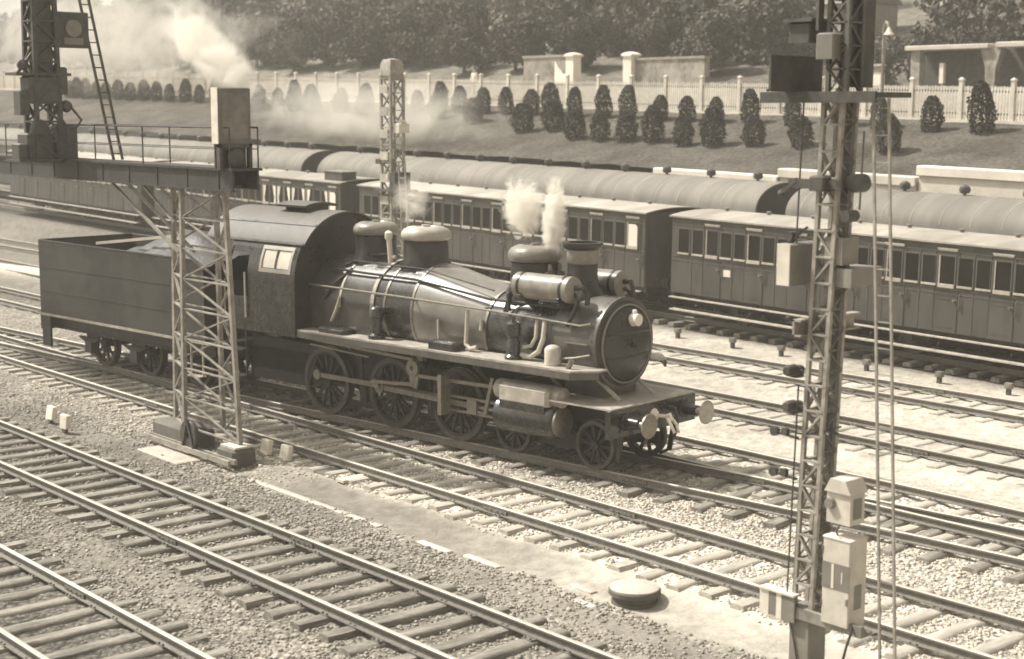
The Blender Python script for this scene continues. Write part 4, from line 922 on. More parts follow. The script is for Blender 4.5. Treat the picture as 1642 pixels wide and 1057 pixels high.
for s in (-1,1): mb.prism([(-7.75,1.5),(-.3,1.5),(-.3,1.16),(-7.75,1.16)],'y',s*1.12-.02,s*1.12+.02); mb.box(-7.75,-.3,s*1.12-.07,s*1.12+.07,1.16,1.19)
for s in (-1,1):
    for x in (-1.5,-3.6,-5.7): 
        mb.prism([(x-.32,1.16),(x+.32,1.16),(x+.16,.62),(x-.16,.62)],'y',s*1.10-.02,s*1.10+.02); mb.box(x-.15,x+.15,s*1.15-.12,s*1.15+.12,.70,1.0)
        for k in range(5): mb.box(x-.50+.06*k,x+.50-.06*k,s*1.20-.05,s*1.20+.05,1.06-.022*k,1.078-.022*k)
mb.box(-7.9,-7.75,-1.35,1.35,1.10,1.52); mb.box(-7.7,-.4,-.9,.9,1.1,1.5)
mb.build('frame', M_under, TE)
for s in (-1,1):
    for x in (-1.5,-3.6,-5.7): wheel('wheel', x, s*.75, .58, 10, TE, False, ph=x)
    mb = MB(); mb.lathe([(0,-8.3),(.22,-8.3),(.22,-8.27),(.06,-8.25),(.10,-8.1),(.15,-7.9),(0,-7.9)],20,(0,s*.875,1.30),'x'); mb.build('buffer', M_loco, TE)
    mb = MB().box(-.95,-.45,s*1.40-.10,s*1.40+.10,.72,.75).box(-.95,-.92,s*1.38-.02,s*1.38+.02,.72,1.5).box(-.48,-.45,s*1.38-.02,s*1.38+.02,.72,1.5); mb.build('step', M_deck, TE)
mb = MB().box(-7.7,-7.3,-1.42,-1.36,.70,1.5); mb.build('rear_step', M_loco, TE)
# ------------------------------------------------------------------ coaches
HW = 1.40
def window_proto(name, w, h, sill):
    """opening rim with a pale ledge; the pane is its child"""
    mb = MB(); t = .035
    mb.box(-w/2-t,w/2+t,-.022,.01,-t,0); mb.box(-w/2-t,w/2+t,-.022,.01,h,h+t); mb.box(-w/2-t,-w/2,-.022,.01,0,h); mb.box(w/2,w/2+t,-.022,.01,0,h)
    mb.box(-w/2-.01,w/2+.01,-.05,-.0,-.012,sill,1)
    if sill > .05: mb.box(-w/2+.0,-w/2+.028,-.03,.0,0,h,1)
    p = MB().box(-w/2,w/2,-.012,.004,0,h)
    return mb.mesh(name, [M_bead, M_sill]), p.mesh('pane', M_pane)
Q_M, Q_P = window_proto('window', .42, .76, .04)
D_M, D_P = window_proto('window', .46, .82, .085)
def door_mesh():
    mb = MB(); w = .68
    mb.box(-w/2,w/2,-.012,.0,1.12,2.16); 
    for x in (-w/2-.018,w/2): mb.box(x,x+.018,-.02,.004,1.12,3.22)
    mb.box(-w/2,w/2,-.022,.0,1.12,1.16); mb.box(-w/2,w/2,-.022,.0,2.10,2.14); mb.box(-.24,.24,-.02,-.01,1.25,1.28); mb.box(-.24,.24,-.02,-.01,1.98,2.01)
    return mb.mesh('door', [M_coach])
DOOR = door_mesh()
HAND = MB().lathe([(.0,-.07),(.035,-.07),(.035,0),(0,0)],8,(0,0,0),'y').bar((0,-.06,0),(.12,-.06,.02),.022).mesh('handle', M_steel)
RAILH = MB().tube([(0,0,-.2),(0,-.05,-.18),(0,-.05,.18),(0,0,.2)],.014,5).mesh('grab_rail', M_steel)
VENT = MB().box(-.30,.30,-.04,.0,0,.035).box(-.28,.28,-.03,.0,-.035,0).mesh('door_ventilator', M_sill)
def cwheel_mesh():
    mb = MB(); r = .48
    mb.lathe([(0,-.06),(.12,-.07),(.14,-.04),(.38,-.02),(.42,-.05),(r,-.06),(r,.05),(r+.025,.06),(r+.025,.08),(0,.08)],28,(0,0,0),'y'); return mb.mesh('wheel', M_under)
CW = cwheel_mesh()
def buffer_c(s):
    return MB().lathe([(0,0),(.13,0),(.09,.04),(.08,.28),(.05,.30),(.05,.46),(.20,.47),(.20,.50),(0,.52)],16,(0,0,0),'x').mesh('buffer', M_under)
BUFC = buffer_c(1)
def near_coach(label, x0, L, doors, quarters, blinds=(), curtains=(), notice=None, tall=False):
    t = thing('compartment_coach', label, 'coach', (x0, 35.4, float(grade(x0))), (0, GR, 0), 'coaches standing in the nearer row')
    zb, ze = 1.12, 3.46
    # body: plain core with vertical panel mouldings, end faces, waist rail
    mb = MB(); mb.cbox(0,L,-HW,HW,zb,ze,.03)
    for y in (-HW,HW):
        s = -1 if y < 0 else 1
        for z in (2.12,2.24,3.10,3.22): a, b = sorted((y, y+s*.014)); mb.box(.04,L-.04,a,b,z,z+.022,1)
        for d in doors:
            for dx in (-.82,): 
                if .1 < d+dx < L-.1: a, b = sorted((y, y+s*.012)); mb.box(d+dx-.015,d+dx+.015,a,b,zb,3.22,1)
    for x, s in ((0,-1),(L,1)):
        for yy in (-.9,-.3,.3,.9): a, b = sorted((x, x+s*.015)); mb.box(a,b,yy-.02,yy+.02,zb,ze,0)
        a, b = sorted((x, x+s*.02)); mb.box(a,b,-HW,HW,2.2,2.24,0)
    mb.build('body', [M_coach, M_bead], t)
    # low arched roof with gutter
    n = 14; prof = [(-HW-.07 + (2*HW+.14)*i/n, ze + .01 + .13*(1-(2*i/n-1)**2)) for i in range(n+1)]
    lower = [(y, z-.035) for y, z in reversed(prof)]
    ro = MB().prism(prof+lower,'x',-.06,L+.06).build('roof', M_nroof, t, 25)
    mb = MB()
    for k in range(int(L/1.65)):
        x = .85+1.65*k; mb = MB()
        mb.lathe([(.06,ze+.12),(.06,ze+.19),(.085,ze+.20),(.085,ze+.225),(.03,ze+.24)],10,(x,.15,0)); mb.build('roof_lamp_top', M_case, ro)
    mb = MB()
    for y in (-HW-.08,HW+.05): mb.box(-.05,L+.05,y,y+.03,ze-.03,ze+.015)
    mb.parts('gutter', M_nroof, ro)
    # doors and windows on both sides
    for s in (-1,1):
        rz = 0 if s < 0 else PI
        for i, d in enumerate(doors):
            dr = link('door', DOOR, t, (d, s*HW, 0), (0,0,rz))
            w = link('window', D_M, dr, (0,0,2.30)); w2 = link('pane', D_P, dr, (0,0,2.30)); link('handle', HAND, dr, (.26,0,1.98)); link('grab_rail', RAILH, dr, (.42,0,1.95))
            link('door_ventilator', VENT, t, (d, s*HW, 3.28), (0,0,rz))
        for q in quarters:
            w = link('window', Q_M, t, (q, s*HW, 2.33), (0,0,rz)); link('pane', Q_P, w)
    for q in blinds: tag(MB().prism([(-.20,2.31),(.20,2.31),(.20,3.0),(.12,3.07),(-.20,3.07)],'y',-HW-.016,-HW-.004).xf(lambda p:(p[0]+q,p[1],p[2])).build('window_blind', M_blind, t), 'white blind drawn over the window')
    for q, sd in curtains:
        p = [(-.20*sd,3.08),(.02*sd,3.08),(-.04*sd,2.8),(-.10*sd,2.6),(-.06*sd,2.33),(-.20*sd,2.33)]
        if sd < 0: p = p[::-1]
        MB().prism([(u+q, w) for u, w in p],'y',-HW-.016,-HW-.004).build('curtain', M_blind, t)
    if notice: tag(MB().box(notice-.14,notice+.14,-HW-.02,-HW-.001,1.80,2.00).build('notice', M_blind, t), 'blank white paper notice')
    # underframe, footboards, running gear
    mb = MB()
    for s in (-1,1): mb.box(.0,L,s*.98-.05,s*.98+.05,.92,zb); 
    for x in (0.0,L-.1): mb.box(x,x+.1,-1.3,1.3,.92,zb)
    for k in range(7): x = .6+(L-1.2)*k/6; mb.box(x-.04,x+.04,-.95,.95,.94,zb)
    for s in (-1,1):
        mb.bar((3.2,s*.9,.92),(5.2,s*.9,.55),.04); mb.bar((5.2,s*.9,.55),(L-5.2,s*.9,.55),.04); mb.bar((L-5.2,s*.9,.55),(L-3.2,s*.9,.92),.04)
        for k in range(8): x = 1.0+(L-2.0)*k/7; mb.bar((x,s*1.02,1.0),(x,s*1.48,.62),.035)
    mb.tube([(L*.4,0,.72),(L*.6,0,.72)],.22,14)
    mb.build('underframe', M_under, t)
    for s in (-1,1):
        a, b = sorted((s*1.38,s*1.62)); MB().box(.2,L-.2,a,b,.60,.64).build('footboard', M_slB, t)
        a, b = sorted((s*1.40,s*1.56)); MB().box(.1,L-.1,a,b,.97,1.0).build('footboard', M_slB, t)
        for x in (2.4,L/2,L-2.4):
            link('wheel', CW, t, (x, s*.75, .78), (0,0,0 if s < 0 else PI))
            mb = MB(); mb.prism([(x-.3,.92),(x+.3,.92),(x+.14,.6),(x-.14,.6)],'y',s*.98-.015,s*.98+.015); mb.box(x-.13,x+.13,s*1.02-.1,s*1.02+.1,.68,.92); 
            for k in range(5): mb.box(x-.75+.08*k,x+.75-.08*k,s*1.05-.04,s*1.05+.04,.90-.02*k,.918-.02*k)
            mb.build('axle_box', M_under, t)
        link('buffer', BUFC, t, (L, s*.875, 1.28)); link('buffer', BUFC, t, (0, s*.875, 1.28), (0,0,PI))
    return t
L2 = 16.9; d2 = [1.66+1.61*k for k in range(10)] ; d2 = [d for d in d2 if d < L2-.5]
q2 = [.53,1.10] + [d+e for d in d2[1:] for e in (-1.06,-.52)] + [d2[-1]+.55]
near_coach('near-row compartment coach with a white paper notice on its panel', -31.6, L2, d2, [q for q in q2 if q < L2-.3], notice=2.27)
L1 = 15.4; d1 = [14.85-1.65*k for k in range(9)]
q1 = [d+e for d in d1 for e in (-1.08,-.54) if d+e > .3]
near_coach('near-row compartment coach behind the engine chimney, one white blind in its last window', -48.1, L1, d1, q1, blinds=(14.85,))
near_coach('near-row compartment coach above the engine cab, with white curtains in its windows', -64.75, L1, d1, q1, blinds=(14.85,), curtains=[(14.31,-1),(13.2+.05,1),(12.66,-1),(12.12,1),(11.55,-1),(11.01,1),(10.47,-1),(9.9,1)])
near_coach('near-row compartment coach mostly hidden behind the dark main signal', -81.4, L1, d1, q1, blinds=(5.0,))
near_coach('near-row compartment coach next after the one with the paper notice', -13.6, L1, [1.4+1.65*k for k in range(9)], [.4]+[1.4+1.65*k+e for k in range(8) for e in (.56,1.1)])
RB = thing('roof_box', 'dark flat box standing on the roof end of the coach above the engine cab', 'box', (-50.1,34.55,float(grade(-50.1))+3.52), (0,GR,0))
MB().cbox(-.62,.62,-.35,.35,0,.34,.02).build('case', M_mastd, RB); MB().box(-.66,.66,-.39,.39,.34,.37).build('lid', M_case, RB)
def high_coach(label, x0, L):
    t = thing('saloon_coach', label, 'coach', (x0, 39.0, float(grade(x0))), (0, GR, 0), 'high-roofed coaches standing in the farther row')
    hw, zb, ze, rise = 1.45, 1.1, 3.40, .92
    mb = MB(); n = 22
    prof = [(hw*math.sin(R(-90+180*i/n)), ze + rise*math.cos(R(-90+180*i/n))**.9 if 0 < i < n else ze) for i in range(n+1)]
    mb.cbox(0,L,-hw,hw,zb,ze,.02)
    mb.build('body', [M_coach, M_bead], t)
    for x, s in ((0,-1),(L,1)):                                      # arched end panels
        a, b = sorted((x, x - s*.05)); MB().prism(prof,'x',a,b).build('roof_end', M_coach2, t)
    sc = lambda k: [(y*k, ze + (z-ze)*k) for y, z in prof]
    mb = MB().prism(sc(1.035)+sc(.99)[::-1],'x',-.05,L+.05)
    for k in range(int(L/1.0)): 
        x = .5+k; pr = sc(1.041); pl = sc(1.034)[::-1]; mb.prism(pr[1:-1]+pl[1:-1],'x',x-.012,x+.012,1)
    ro = mb.build('roof', [M_froof, M_nroof], t, 25)
    for x in [1.3+2.05*k for k in range(int(L/2.05))]:
        mb = MB(); mb.lathe([(.05,ze+rise-.03),(.05,ze+rise+.08),(.13,ze+rise+.09),(.17,ze+rise+.17),(.15,ze+rise+.27),(.06,ze+rise+.33),(0,ze+rise+.34)],12,(x,-.1,0)); mb.build('roof_ventilator', M_mastd, ro)
    for s in (-1,1):
        for k in range(int(L/1.5)):
            w = link('window', D_M, t, (.9+1.5*k, s*hw, 2.30), (0,0,0 if s < 0 else PI)); link('pane', D_P, w)
        for x in (2.2,4.6,L-4.6,L-2.2): link('wheel', CW, t, (x, s*.75, .78), (0,0,0 if s < 0 else PI))
        a, b = sorted((s*1.40,s*1.62)); MB().box(.2,L-.2,a,b,.62,.66).build('footboard', M_slB, t)
    mb = MB()
    for s in (-1,1): mb.box(0,L,s*1.0-.05,s*1.0+.05,.90,zb)
    for x in (1.6,L-5.2):
        for s in (-1,1): mb.prism([(x,.95),(x+3.6,.95),(x+3.2,.70),(x+.4,.70)],'y',s*.96-.03,s*.96+.03)
    mb.build('underframe', M_under, t)
high_coach('far-row coach with a high arched roof, between the two dark roof ends', -56.2, 24.9)
high_coach('far-row coach with a high arched roof, crossed by the tall mast and ladder', -30.0, 25.0)
high_coach('far-row coach with a high arched roof, behind the handrail of the gantry', -82.6, 25.0)
high_coach('far-row coach with a high arched roof mostly hidden by the dark main signal', -108.9, 25.0)

# ------------------------------------------------------------------ lattice masts
def lattice(mb, B, T, nl, lw, bw, faces=(0,1,2,3), skip=0):
    """four corner angles from corners B to corners T with battens and diagonals on the faces"""
    B = [Vector(p) for p in B]; T = [Vector(p) for p in T]
    for k in range(4): mb.bar(B[k], T[k], lw)
    P = lambda k, f: B[k].lerp(T[k], f)
    for i in range(nl+1):
        f = i/nl
        for k in faces:
            a, b = P(k,f), P((k+1)%4,f); mb.bar(a, b, bw*1.25, bw*.5)
            if i < nl and (i % 3 or not skip):
                c, d = (P(k,f), P((k+1)%4,(i+1)/nl)) if i % 2 else (P((k+1)%4,f), P(k,(i+1)/nl)); mb.bar(c, d, bw, bw*.5)
    return mb
# --- right-hand signal mast
MX, MY = -11.09, 14.53
RM = thing('signal_mast', 'tall lattice signal mast with boards, white cabinets and a ladder, nearest of all', 'signal mast', (MX,MY,0), (0,0,0))
lean = lambda p: (p[0] + .0347*p[2], p[1], p[2])
a = .13
mb = lattice(MB(), [(-a,-a,.78),(a,-a,.78),(a,a,.78),(-a,a,.78)], [(-a,-a,6.98),(a,-a,6.98),(a,a,6.98),(-a,a,6.98)], 20, .052, .05, (0,2,3), 1)
mb.xf(lean).build('lattice_column', M_mast, RM)
mb = MB(); 
for i in range(25):                                                    # the broad side, its shade painted in darker: plated with small openings
    z0 = .80+.247*i; mb.bar((a,-a,z0),(a,a,z0),.05,.02); mb.bar((a,-a if i%2 else a,z0),(a,a if i%2 else -a,z0+.247),.06,.02)
mb.box(a-.03,a+.02,a-.09,a+.03,.78,6.98); mb.box(a-.16,a-.01,a-.02,a+.03,.78,6.98)
mb.xf(lean).build('side_bracing', M_mastm, RM)
mb = MB().cbox(-.15,.17,-.17,.17,-.3,.80,.02); mb.bar((-.16,-.185,.75),(.02,-.185,.0),.02,.03); mb.build('plinth', M_case, RM)
mb = MB().box(-.20,.95,-.21,-.15,.66,.80).box(-.20,.95,-.15,-.02,.66,.685); mb.build('bracket', M_mast, RM)
# platform, rail posts
mb = MB().box(-.95,.70,-.28,.40,6.98,7.04); mb.box(-.95,.70,-.30,-.26,6.92,7.05); mb.xf(lambda p:(p[0]+.23,p[1],p[2])).build('platform', M_mastd, RM)
mb = lattice(MB(), [(-.02,-.1,7.04),(.24,-.1,7.04),(.24,.16,7.04),(-.02,.16,7.04)], [(-.02,-.1,8.9),(.24,-.1,8.9),(.24,.16,8.9),(-.02,.16,8.9)], 7, .05, .04)
mb.xf(lambda p:(p[0]+.15,p[1],p[2])).build('upper_column', M_mastm, RM)
mb = MB(); mb.box(-.03,.0,-.62,.35,7.05,7.47); mb.box(-.045,-.03,-.64,.37,7.05,7.08); mb.box(-.045,-.03,-.15,-.11,7.05,7.47); sb = mb.xf(lambda p:(p[0]-.30,p[1],p[2])).build('signal_board', M_mastd, RM)
mb = MB().cbox(-.62,-.30,-.15,.25,7.62,7.86,.02); mb.box(-.66,-.24,-.2,.3,7.86,7.90); mb.xf(lambda p:(p[0]+.18,p[1],p[2])).build('signal_head', M_mastd, RM)
mb = MB().cbox(.04,.30,-.25,-.05,7.42,7.72,.02); mb.build('relay_box', M_case, RM)
mb = MB().box(.30,.34,-.1,.45,7.10,8.9); mb.box(-.02,.02,-.2,-.1,7.75,8.9); mb.xf(lambda p:(p[0]+.02,p[1],p[2])).build('signal_board', M_mastd, RM)
# platform lamp
mb = MB(); mb.tube([(.88,-.1,7.04),(.88,-.1,7.66),(.89,-.12,7.76),(.93,-.14,7.81),(.98,-.17,7.79),(1.0,-.18,7.73)],.018,8); lp = mb.build('lamp_bracket', M_mast, RM)
MB().lathe([(.012,.05),(.022,.03),(.035,.0),(.06,-.03),(.05,-.035),(0,-.02)],14,(1.0,-.18,7.70)).build('lamp_reflector', M_white, lp)
# signal boards and gear lower down
mb = MB().cbox(-.37,-.17,-.32,.32,4.76,5.26,.015); b1 = mb.build('signal_box', M_case, RM)
MB().box(-.365,-.175,-.335,-.321,4.76,5.26).build('white_edge', M_cabw, b1)
mb = MB().bar((-.33,-.2,5.24),(-.1,-.1,5.46),.03); mb.lathe([(.0,-.06),(.06,-.06),(.06,.06),(0,.06)],10,(-.30,-.15,5.34),'y'); mb.bar((-.36,-.1,5.26),(-.2,-.1,5.42),.06,.04); mb.build('linkage', M_mastd, b1)
mb = MB(); mb.box(-.08,-.05,-.30,.88,4.16,4.36); mb.box(-.08,.04,-.30,.88,4.34,4.365); mb.box(-.08,.04,-.30,.88,4.16,4.18); mb.xf(lambda p:(p[0]-.05,p[1],p[2])).build('cross_beam', M_mast, RM)
mb = MB().box(.17,.55,-.1,.5,4.78,5.0); mb.box(.17,.42,-.12,.2,5.04,5.36); mb.build('mechanism_case', M_case, RM)
mb = MB().box(-.42,.36,-.22,-.18,5.92,6.03); mb.cbox(-.06,.16,-.30,.0,5.90,6.08,.02); mb.lathe([(0,-.1),(.11,-.1),(.11,.1),(0,.1)],14,(.43,.0,6.0),'y'); mb.bar((-.30,-.2,6.02),(-.52,-.2,5.86),.05); mb.sphere((-.53,-.2,5.85),.05,8); mb.lathe([(0,-.1),(.07,-.1),(.07,.1),(0,.1)],12,(.40,-.1,5.62),'y'); mb.xf(lambda p:(p[0]+.10,p[1],p[2])).build('signal_motor', M_mastd, RM)
mb = MB()
for x, y, z0, z1 in ((-.36,-.18,5.1,6.98),(.46,-.1,5.7,6.6),(-.21,-.18,.75,3.55)): mb.tube([(x+.03*z0,y,z0),(x+.03*z1,y,z1)],.012,6)
mb.parts('pull_rod', M_mastd, RM)
for z in (3.72,3.28):
    mb = MB(); mb.lathe([(0,-.12),(.05,-.12),(.07,-.08),(.075,.04),(.04,.08),(0,.08)],14,(-.22,-.16,z),'y'); mb.cbox(-.30,-.20,-.12,.06,z-.10,z+.04,.015); mb.bar((-.26,-.12,z),(-.1,-.1,z),.03); mb.build('signal_lamp', M_mastd, RM)
for z in (2.93,2.42):
    mb = MB(); mb.bar((-.52,-.16,z),(-.1,-.16,z-.03),.03); mb.lathe([(0,-.03),(.06,-.03),(.06,.03),(0,.03)],10,(-.46,-.16,z),'y'); mb.lathe([(0,-.03),(.05,-.03),(.05,.03),(0,.03)],10,(-.30,-.16,z+.02),'y'); mb.build('wire_pulley', M_mastd, RM)
mb = MB()
for z in (3.05,1.25):
    for q in (0,1): mb.bar((.28,-.05,z),(.46,-.08+.02*q,z+.07-.12*q),.025)
mb.parts('wire_clamp', M_mastd, RM)
# small white signal target at the left foot
mb = MB().box(-.56,-.02,-.26,-.10,.93,.955).box(-.56,-.42,-.24,-.22,.60,.93).box(-.30,-.22,-.24,-.22,.60,.93); tg = mb.build('target_frame', M_cabw, RM)
MB().box(-.42,-.30,-.238,-.215,.62,.93).box(-.22,-.02,-.238,-.215,.60,.93).build('target_panel', M_case, tg)
# white apparatus cabinets
cb = MB().cbox(.38,.78,-.24,.10,.74,1.80,.015); cb.cbox(.372,.788,-.248,.108,1.79,1.815,.01); c1 = cb.build('apparatus_cabinet', M_cabw, RM)
MB().box(.381,.779,-.2445,-.2405,1.18,1.50).build('dark_band', M_case, c1)
q = MB()
for z in (.95,1.62): q.box(.375,.384,-.25,-.20,z,z+.07)
q.box(.74,.765,-.256,-.241,1.02,1.10); q.parts('hinge', M_case, c1)
MB().box(.7815,.785,-.14,.0,.95,1.25).build('vent_plate', M_case, c1)
MB().box(.52,.555,-.248,-.245,1.19,1.49).box(.665,.68,-.248,-.245,1.27,1.41).build('white_mark', M_white, c1)
MB().tube([(.80,-.2,.80),(.84,-.25,.72),(.80,-.28,.55),(.74,-.3,.25),(.72,-.3,.0)],.016,6).build('cable', M_mastd, c1)
cb = MB().box(.40,.74,-.22,.06,1.98,2.36); cb.prism([(.38,2.36),(.76,2.36),(.68,2.52),(.46,2.52)],'y',-.25,.09); c2 = cb.build('lamp_cabinet', M_cabw, RM)
MB().lathe([(0,-.05),(.06,-.05),(.075,0),(0,0)],14,(.46,-.22,2.22),'y').build('lens', M_case, c2)
MB().box(.742,.747,-.16,.0,2.05,2.30).build('door_plate', M_case, c2)
MB().tube([(.60,-.22,1.98),(.58,-.26,1.9),(.56,-.2,1.84)],.012,6).build('cable', M_mastd, c2)
MB().box(.1,.42,-.1,-.04,1.02,1.06).box(.1,.42,-.1,-.04,2.1,2.14).build('cabinet_bracket', M_mast, RM)
# ladder leaning against the platform end
mb = MB(); p0 = (1.28,-.1,.0); p1 = (.87,-.1,6.98); w = .105
for s in (-1,1): mb.bar((p0[0]+s*w,p0[1],p0[2]),(p1[0]+s*w,p1[1],p1[2]),.028,.028)
for k in range(23):
    f = (k+.6)/23; mb.bar((p0[0]+(p1[0]-p0[0])*f-w,-.1,6.98*f),(p0[0]+(p1[0]-p0[0])*f+w,-.1,6.98*f),.014,.014)
mb.build('ladder', M_mast, RM)

# --- pylon and girder of the signal gantry at the left
GA = thing('signal_gantry', 'grey lattice pylon carrying a girder with handrail, in front of the coal tender', 'gantry', (-26.4,14.8,0), (0,0,0))
gx = lambda p: (p[0]+26.4, p[1]-14.8, p[2])
Bc = [(-26.9,14.67,.48),(-25.0,14.81,.42),(-26.2,15.14,.42),(-27.82,14.97,.48)]
Tc = [(-26.70,14.63,5.33),(-25.20,14.72,5.33),(-26.25,15.14,5.33),(-27.80,15.05,5.33)]
mb = lattice(MB(), [gx(p) for p in Bc], [gx(p) for p in Tc], 8, .085, .052)
mb.build('lattice_pylon', M_mast, GA)
mb = MB().cbox(-1.60,-.10,-.30,.34,-.1,.48,.05); mb.xf(lambda p:(p[0]+.0,p[1]+.0,p[2])).build('concrete_base', M_concd, GA)
mb = MB().cbox(1.0,1.66,-.30,.22,-.1,.36,.05); bb = mb.build('concrete_base', M_concd, GA); MB().box(1.08,1.62,-.24,.18,.362,.40).build('base_plate', M_board, bb)
mb = MB()
for y in (-.44,-.30): mb.box(-1.55,1.75,y-.03,y+.03,.10,.20)
mb.parts('channel', M_mast, GA)
mb = MB(); mb.lathe([(.06,-.05),(.30,-.05),(.32,-.03),(.32,.03),(.30,.05),(.06,.05),(.06,-.05)],26,(.10,-.36,.42),'y'); mb.bar((-.1,-.42,.15),(.12,-.42,.75),.05); mb.bar((.35,-.42,.2),(.12,-.42,.75),.05); mb.build('pulley_wheel', M_mastd, GA)
mb = MB().xf(lambda p:p); mb.box(-16,3.0,-.36,-.31,5.34,5.70); mb.box(-16,3.0,.31,.36,5.34,5.70); mb.box(-16,3.05,-.42,.42,5.70,5.75); mb.box(-16,3.0,-.40,-.26,5.31,5.34)
for k in range(16): x = -15.5+1.2*k; mb.bar((x,-.33,5.38),(x,.33,5.38),.05); mb.box(x-.02,x+.02,-.38,-.36,5.34,5.70)
mb.xf(lambda p:(p[0]-1.15,p[1]*.8,p[2])); mb.build('girder', M_girder, GA)
mb = MB()
for y in (-.38,.38):
    mb.tube([(-16,y,6.50),(2.95,y,6.50)],.02,6); mb.tube([(-16,y,6.1),(2.95,y,6.1)],.010,6)
    for k in range(7): x = 2.95-3.4*k; mb.tube([(x,y,5.72),(x,y,6.50)],.018,6)
mb.xf(lambda p:(p[0]-1.15,p[1]*.8,p[2])); mb.build('hand_rail', M_mastd, GA)
mb = MB()
for y in (-.1,.25): mb.bar((-3.4,y,5.27),(-.6,y,4.0),.055); mb.bar((-2.0,y,5.27),(-.75,y,4.6),.045)
mb.build('brace', M_mast, GA)
# signal target on the gantry
ST = thing('signal_target', 'upright grey signal target case standing on the gantry girder above the pylon', 'signal', (-24.9,14.8,5.58), (0,0,0))
MB().cbox(-.12,.12,-.42,.28,.62,1.66,.02).build('target_case', gm('target_case_paint',.13,.6,0,5,.3,.08,30,dirt=.5,ds=2,dv=1.6), ST)
MB().box(-.115,.115,-.435,-.421,.62,1.66).build('white_edge', M_cabw, ST)
mb = MB().box(-.10,-.06,-.40,.26,.14,.62).box(.02,.14,-.42,-.36,.14,.62).box(.02,.14,.22,.28,.14,.62).box(.0,.14,-.42,.28,.55,.62); mb.lathe([(0,.0),(.17,.0),(.17,.06),(.10,.08),(0,.08)],18,(.10,-.06,.36),'x'); mb.build('mechanism', M_mastd, ST)
MB().box(.121,.126,-.34,.2,.72,1.56).build('back_plate', gm('plate_grey',.17,.6,0,4,.35,dirt=.6,ds=2,dv=1.6), ST)
# main signal at the far left on the gantry
LM_ = thing('main_signal', 'dark bulky main signal with boards and a leaning ladder standing on the gantry girder', 'signal', (-32.0,14.2,5.70), (0,0,0))
mb = lattice(MB(), [(-.28,-.28,0),(.28,-.28,0),(.28,.28,0),(-.28,.28,0)], [(-.22,-.22,5.2),(.22,-.22,5.2),(.22,.22,5.2),(-.22,.22,5.2)], 12, .09, .08); mb.box(-.2,.2,-.18,.18,1.9,5.0); mb.build('signal_post', M_mastd, LM_)
MB().cbox(-.10,.10,-.98,-.40,3.52,4.6,.02).build('signal_board', M_mastd, LM_)
q = MB().cbox(-.10,.10,.26,1.10,2.48,3.26,.02).build('signal_board', M_mastd, LM_)
MB().lathe([(0,.10),(.17,.10),(.19,.12),(.19,.15),(0,.16)],18,(0,.72,2.90),'x').box(.10,.115,.50,.95,2.55,2.70).build('lens_plate', M_case, q)
mb = MB().cbox(-.22,.30,-.42,.30,1.25,1.85,.04); mb.cbox(-.12,.26,-.62,-.40,1.0,1.55,.03); mb.cbox(-.10,.32,.26,.46,1.45,2.05,.03); mb.box(-.3,.3,-.7,.55,1.86,1.92); mb.bar((.1,-.6,1.9),(.1,-.2,2.4),.06); mb.lathe([(0,-.1),(.12,-.1),(.14,.0),(.10,.1),(0,.1)],12,(.2,.45,1.2),'x'); mb.lathe([(0,-.12),(.10,-.12),(.12,.0),(0,.1)],12,(.2,-.5,2.08),'x'); mb.build('signal_motor', M_mastd, LM_)
mb = MB().box(-.4,.4,-.75,.85,.0,.05); mb.cbox(-.30,.28,-.50,.10,.05,.62,.04); mb.cbox(-.25,.30,.18,.66,.05,.80,.05); mb.cbox(-.1,.32,-.72,-.52,.05,.40,.03); mb.lathe([(0,-.14),(.16,-.14),(.20,.0),(.16,.12),(0,.12)],14,(.25,-.2,.72),'x'); mb.bar((.2,.4,.8),(.15,.1,1.3),.06); mb.tube([(.3,.6,.7),(.36,.72,.9),(.3,.5,1.2)],.03,6); mb.build('apparatus_case', M_mastd, LM_)
mb = MB()
for s in (-.11,.11): mb.bar((.05,1.72+s,-.0),(.05,.86+s,4.4),.05)
for k in range(16): f = (k+.5)/16; mb.bar((.05,1.72-.86*f-.11,4.4*f),(.05,1.72-.86*f+.11,4.4*f),.025)
mb.build('ladder', M_mastd, LM_)
# --- mast between the far tracks, behind the engine domes
CM = thing('signal_mast', 'slim lattice mast with pale bands and a small ladder, behind the engine domes', 'signal mast', (-37.75,28.0,0), (0,0,0))
a = .24
mb = lattice(MB(), [(-a,-a,0),(a,-a,0),(a,a,0),(-a,a,0)], [(-a,-a,7.9),(a,-a,7.9),(a,a,7.9),(-a,a,7.9)], 15, .075, .06); mb.build('lattice_column', M_mast, CM)
mb = MB()
for k in range(8): z = 2.6+.68*k; mb.box(-a-.04,a-.10,-a-.05,-a-.02,z,z+.26)
mb.parts('pale_band', M_deck, CM)
MB().lathe([(.30,7.75),(.36,7.80),(.36,8.25),(.28,8.38),(0,8.42)],4,(0,0,0),ph=PI/4).build('signal_head', M_mast, CM)
mb = MB().cbox(.30,.62,-.2,.2,6.15,6.45,.02); mb.lathe([(.14,6.45),(.16,6.5),(.05,6.58)],10,(.46,0,0)); mb.bar((.2,0,6.2),(.46,0,6.2),.05); mb.build('signal_lamp', M_cabw, CM)
mb = MB().box(-.55,.75,-.4,.4,4.36,4.42).box(.22,.5,-.3,.3,4.42,4.95).box(-.5,-.24,-.3,.3,5.2,5.35); mb.parts('platform', M_mastd, CM)
mb = MB()
for s in (-.16,.16): mb.bar((1.25+s,-.3,.0),(.85+s,-.3,5.3),.04)
for k in range(16): f = (k+.5)/16; mb.bar((1.25-.4*f-.16,-.3,5.3*f),(1.25-.4*f+.16,-.3,5.3*f),.022)
mb.build('ladder', M_mast, CM)
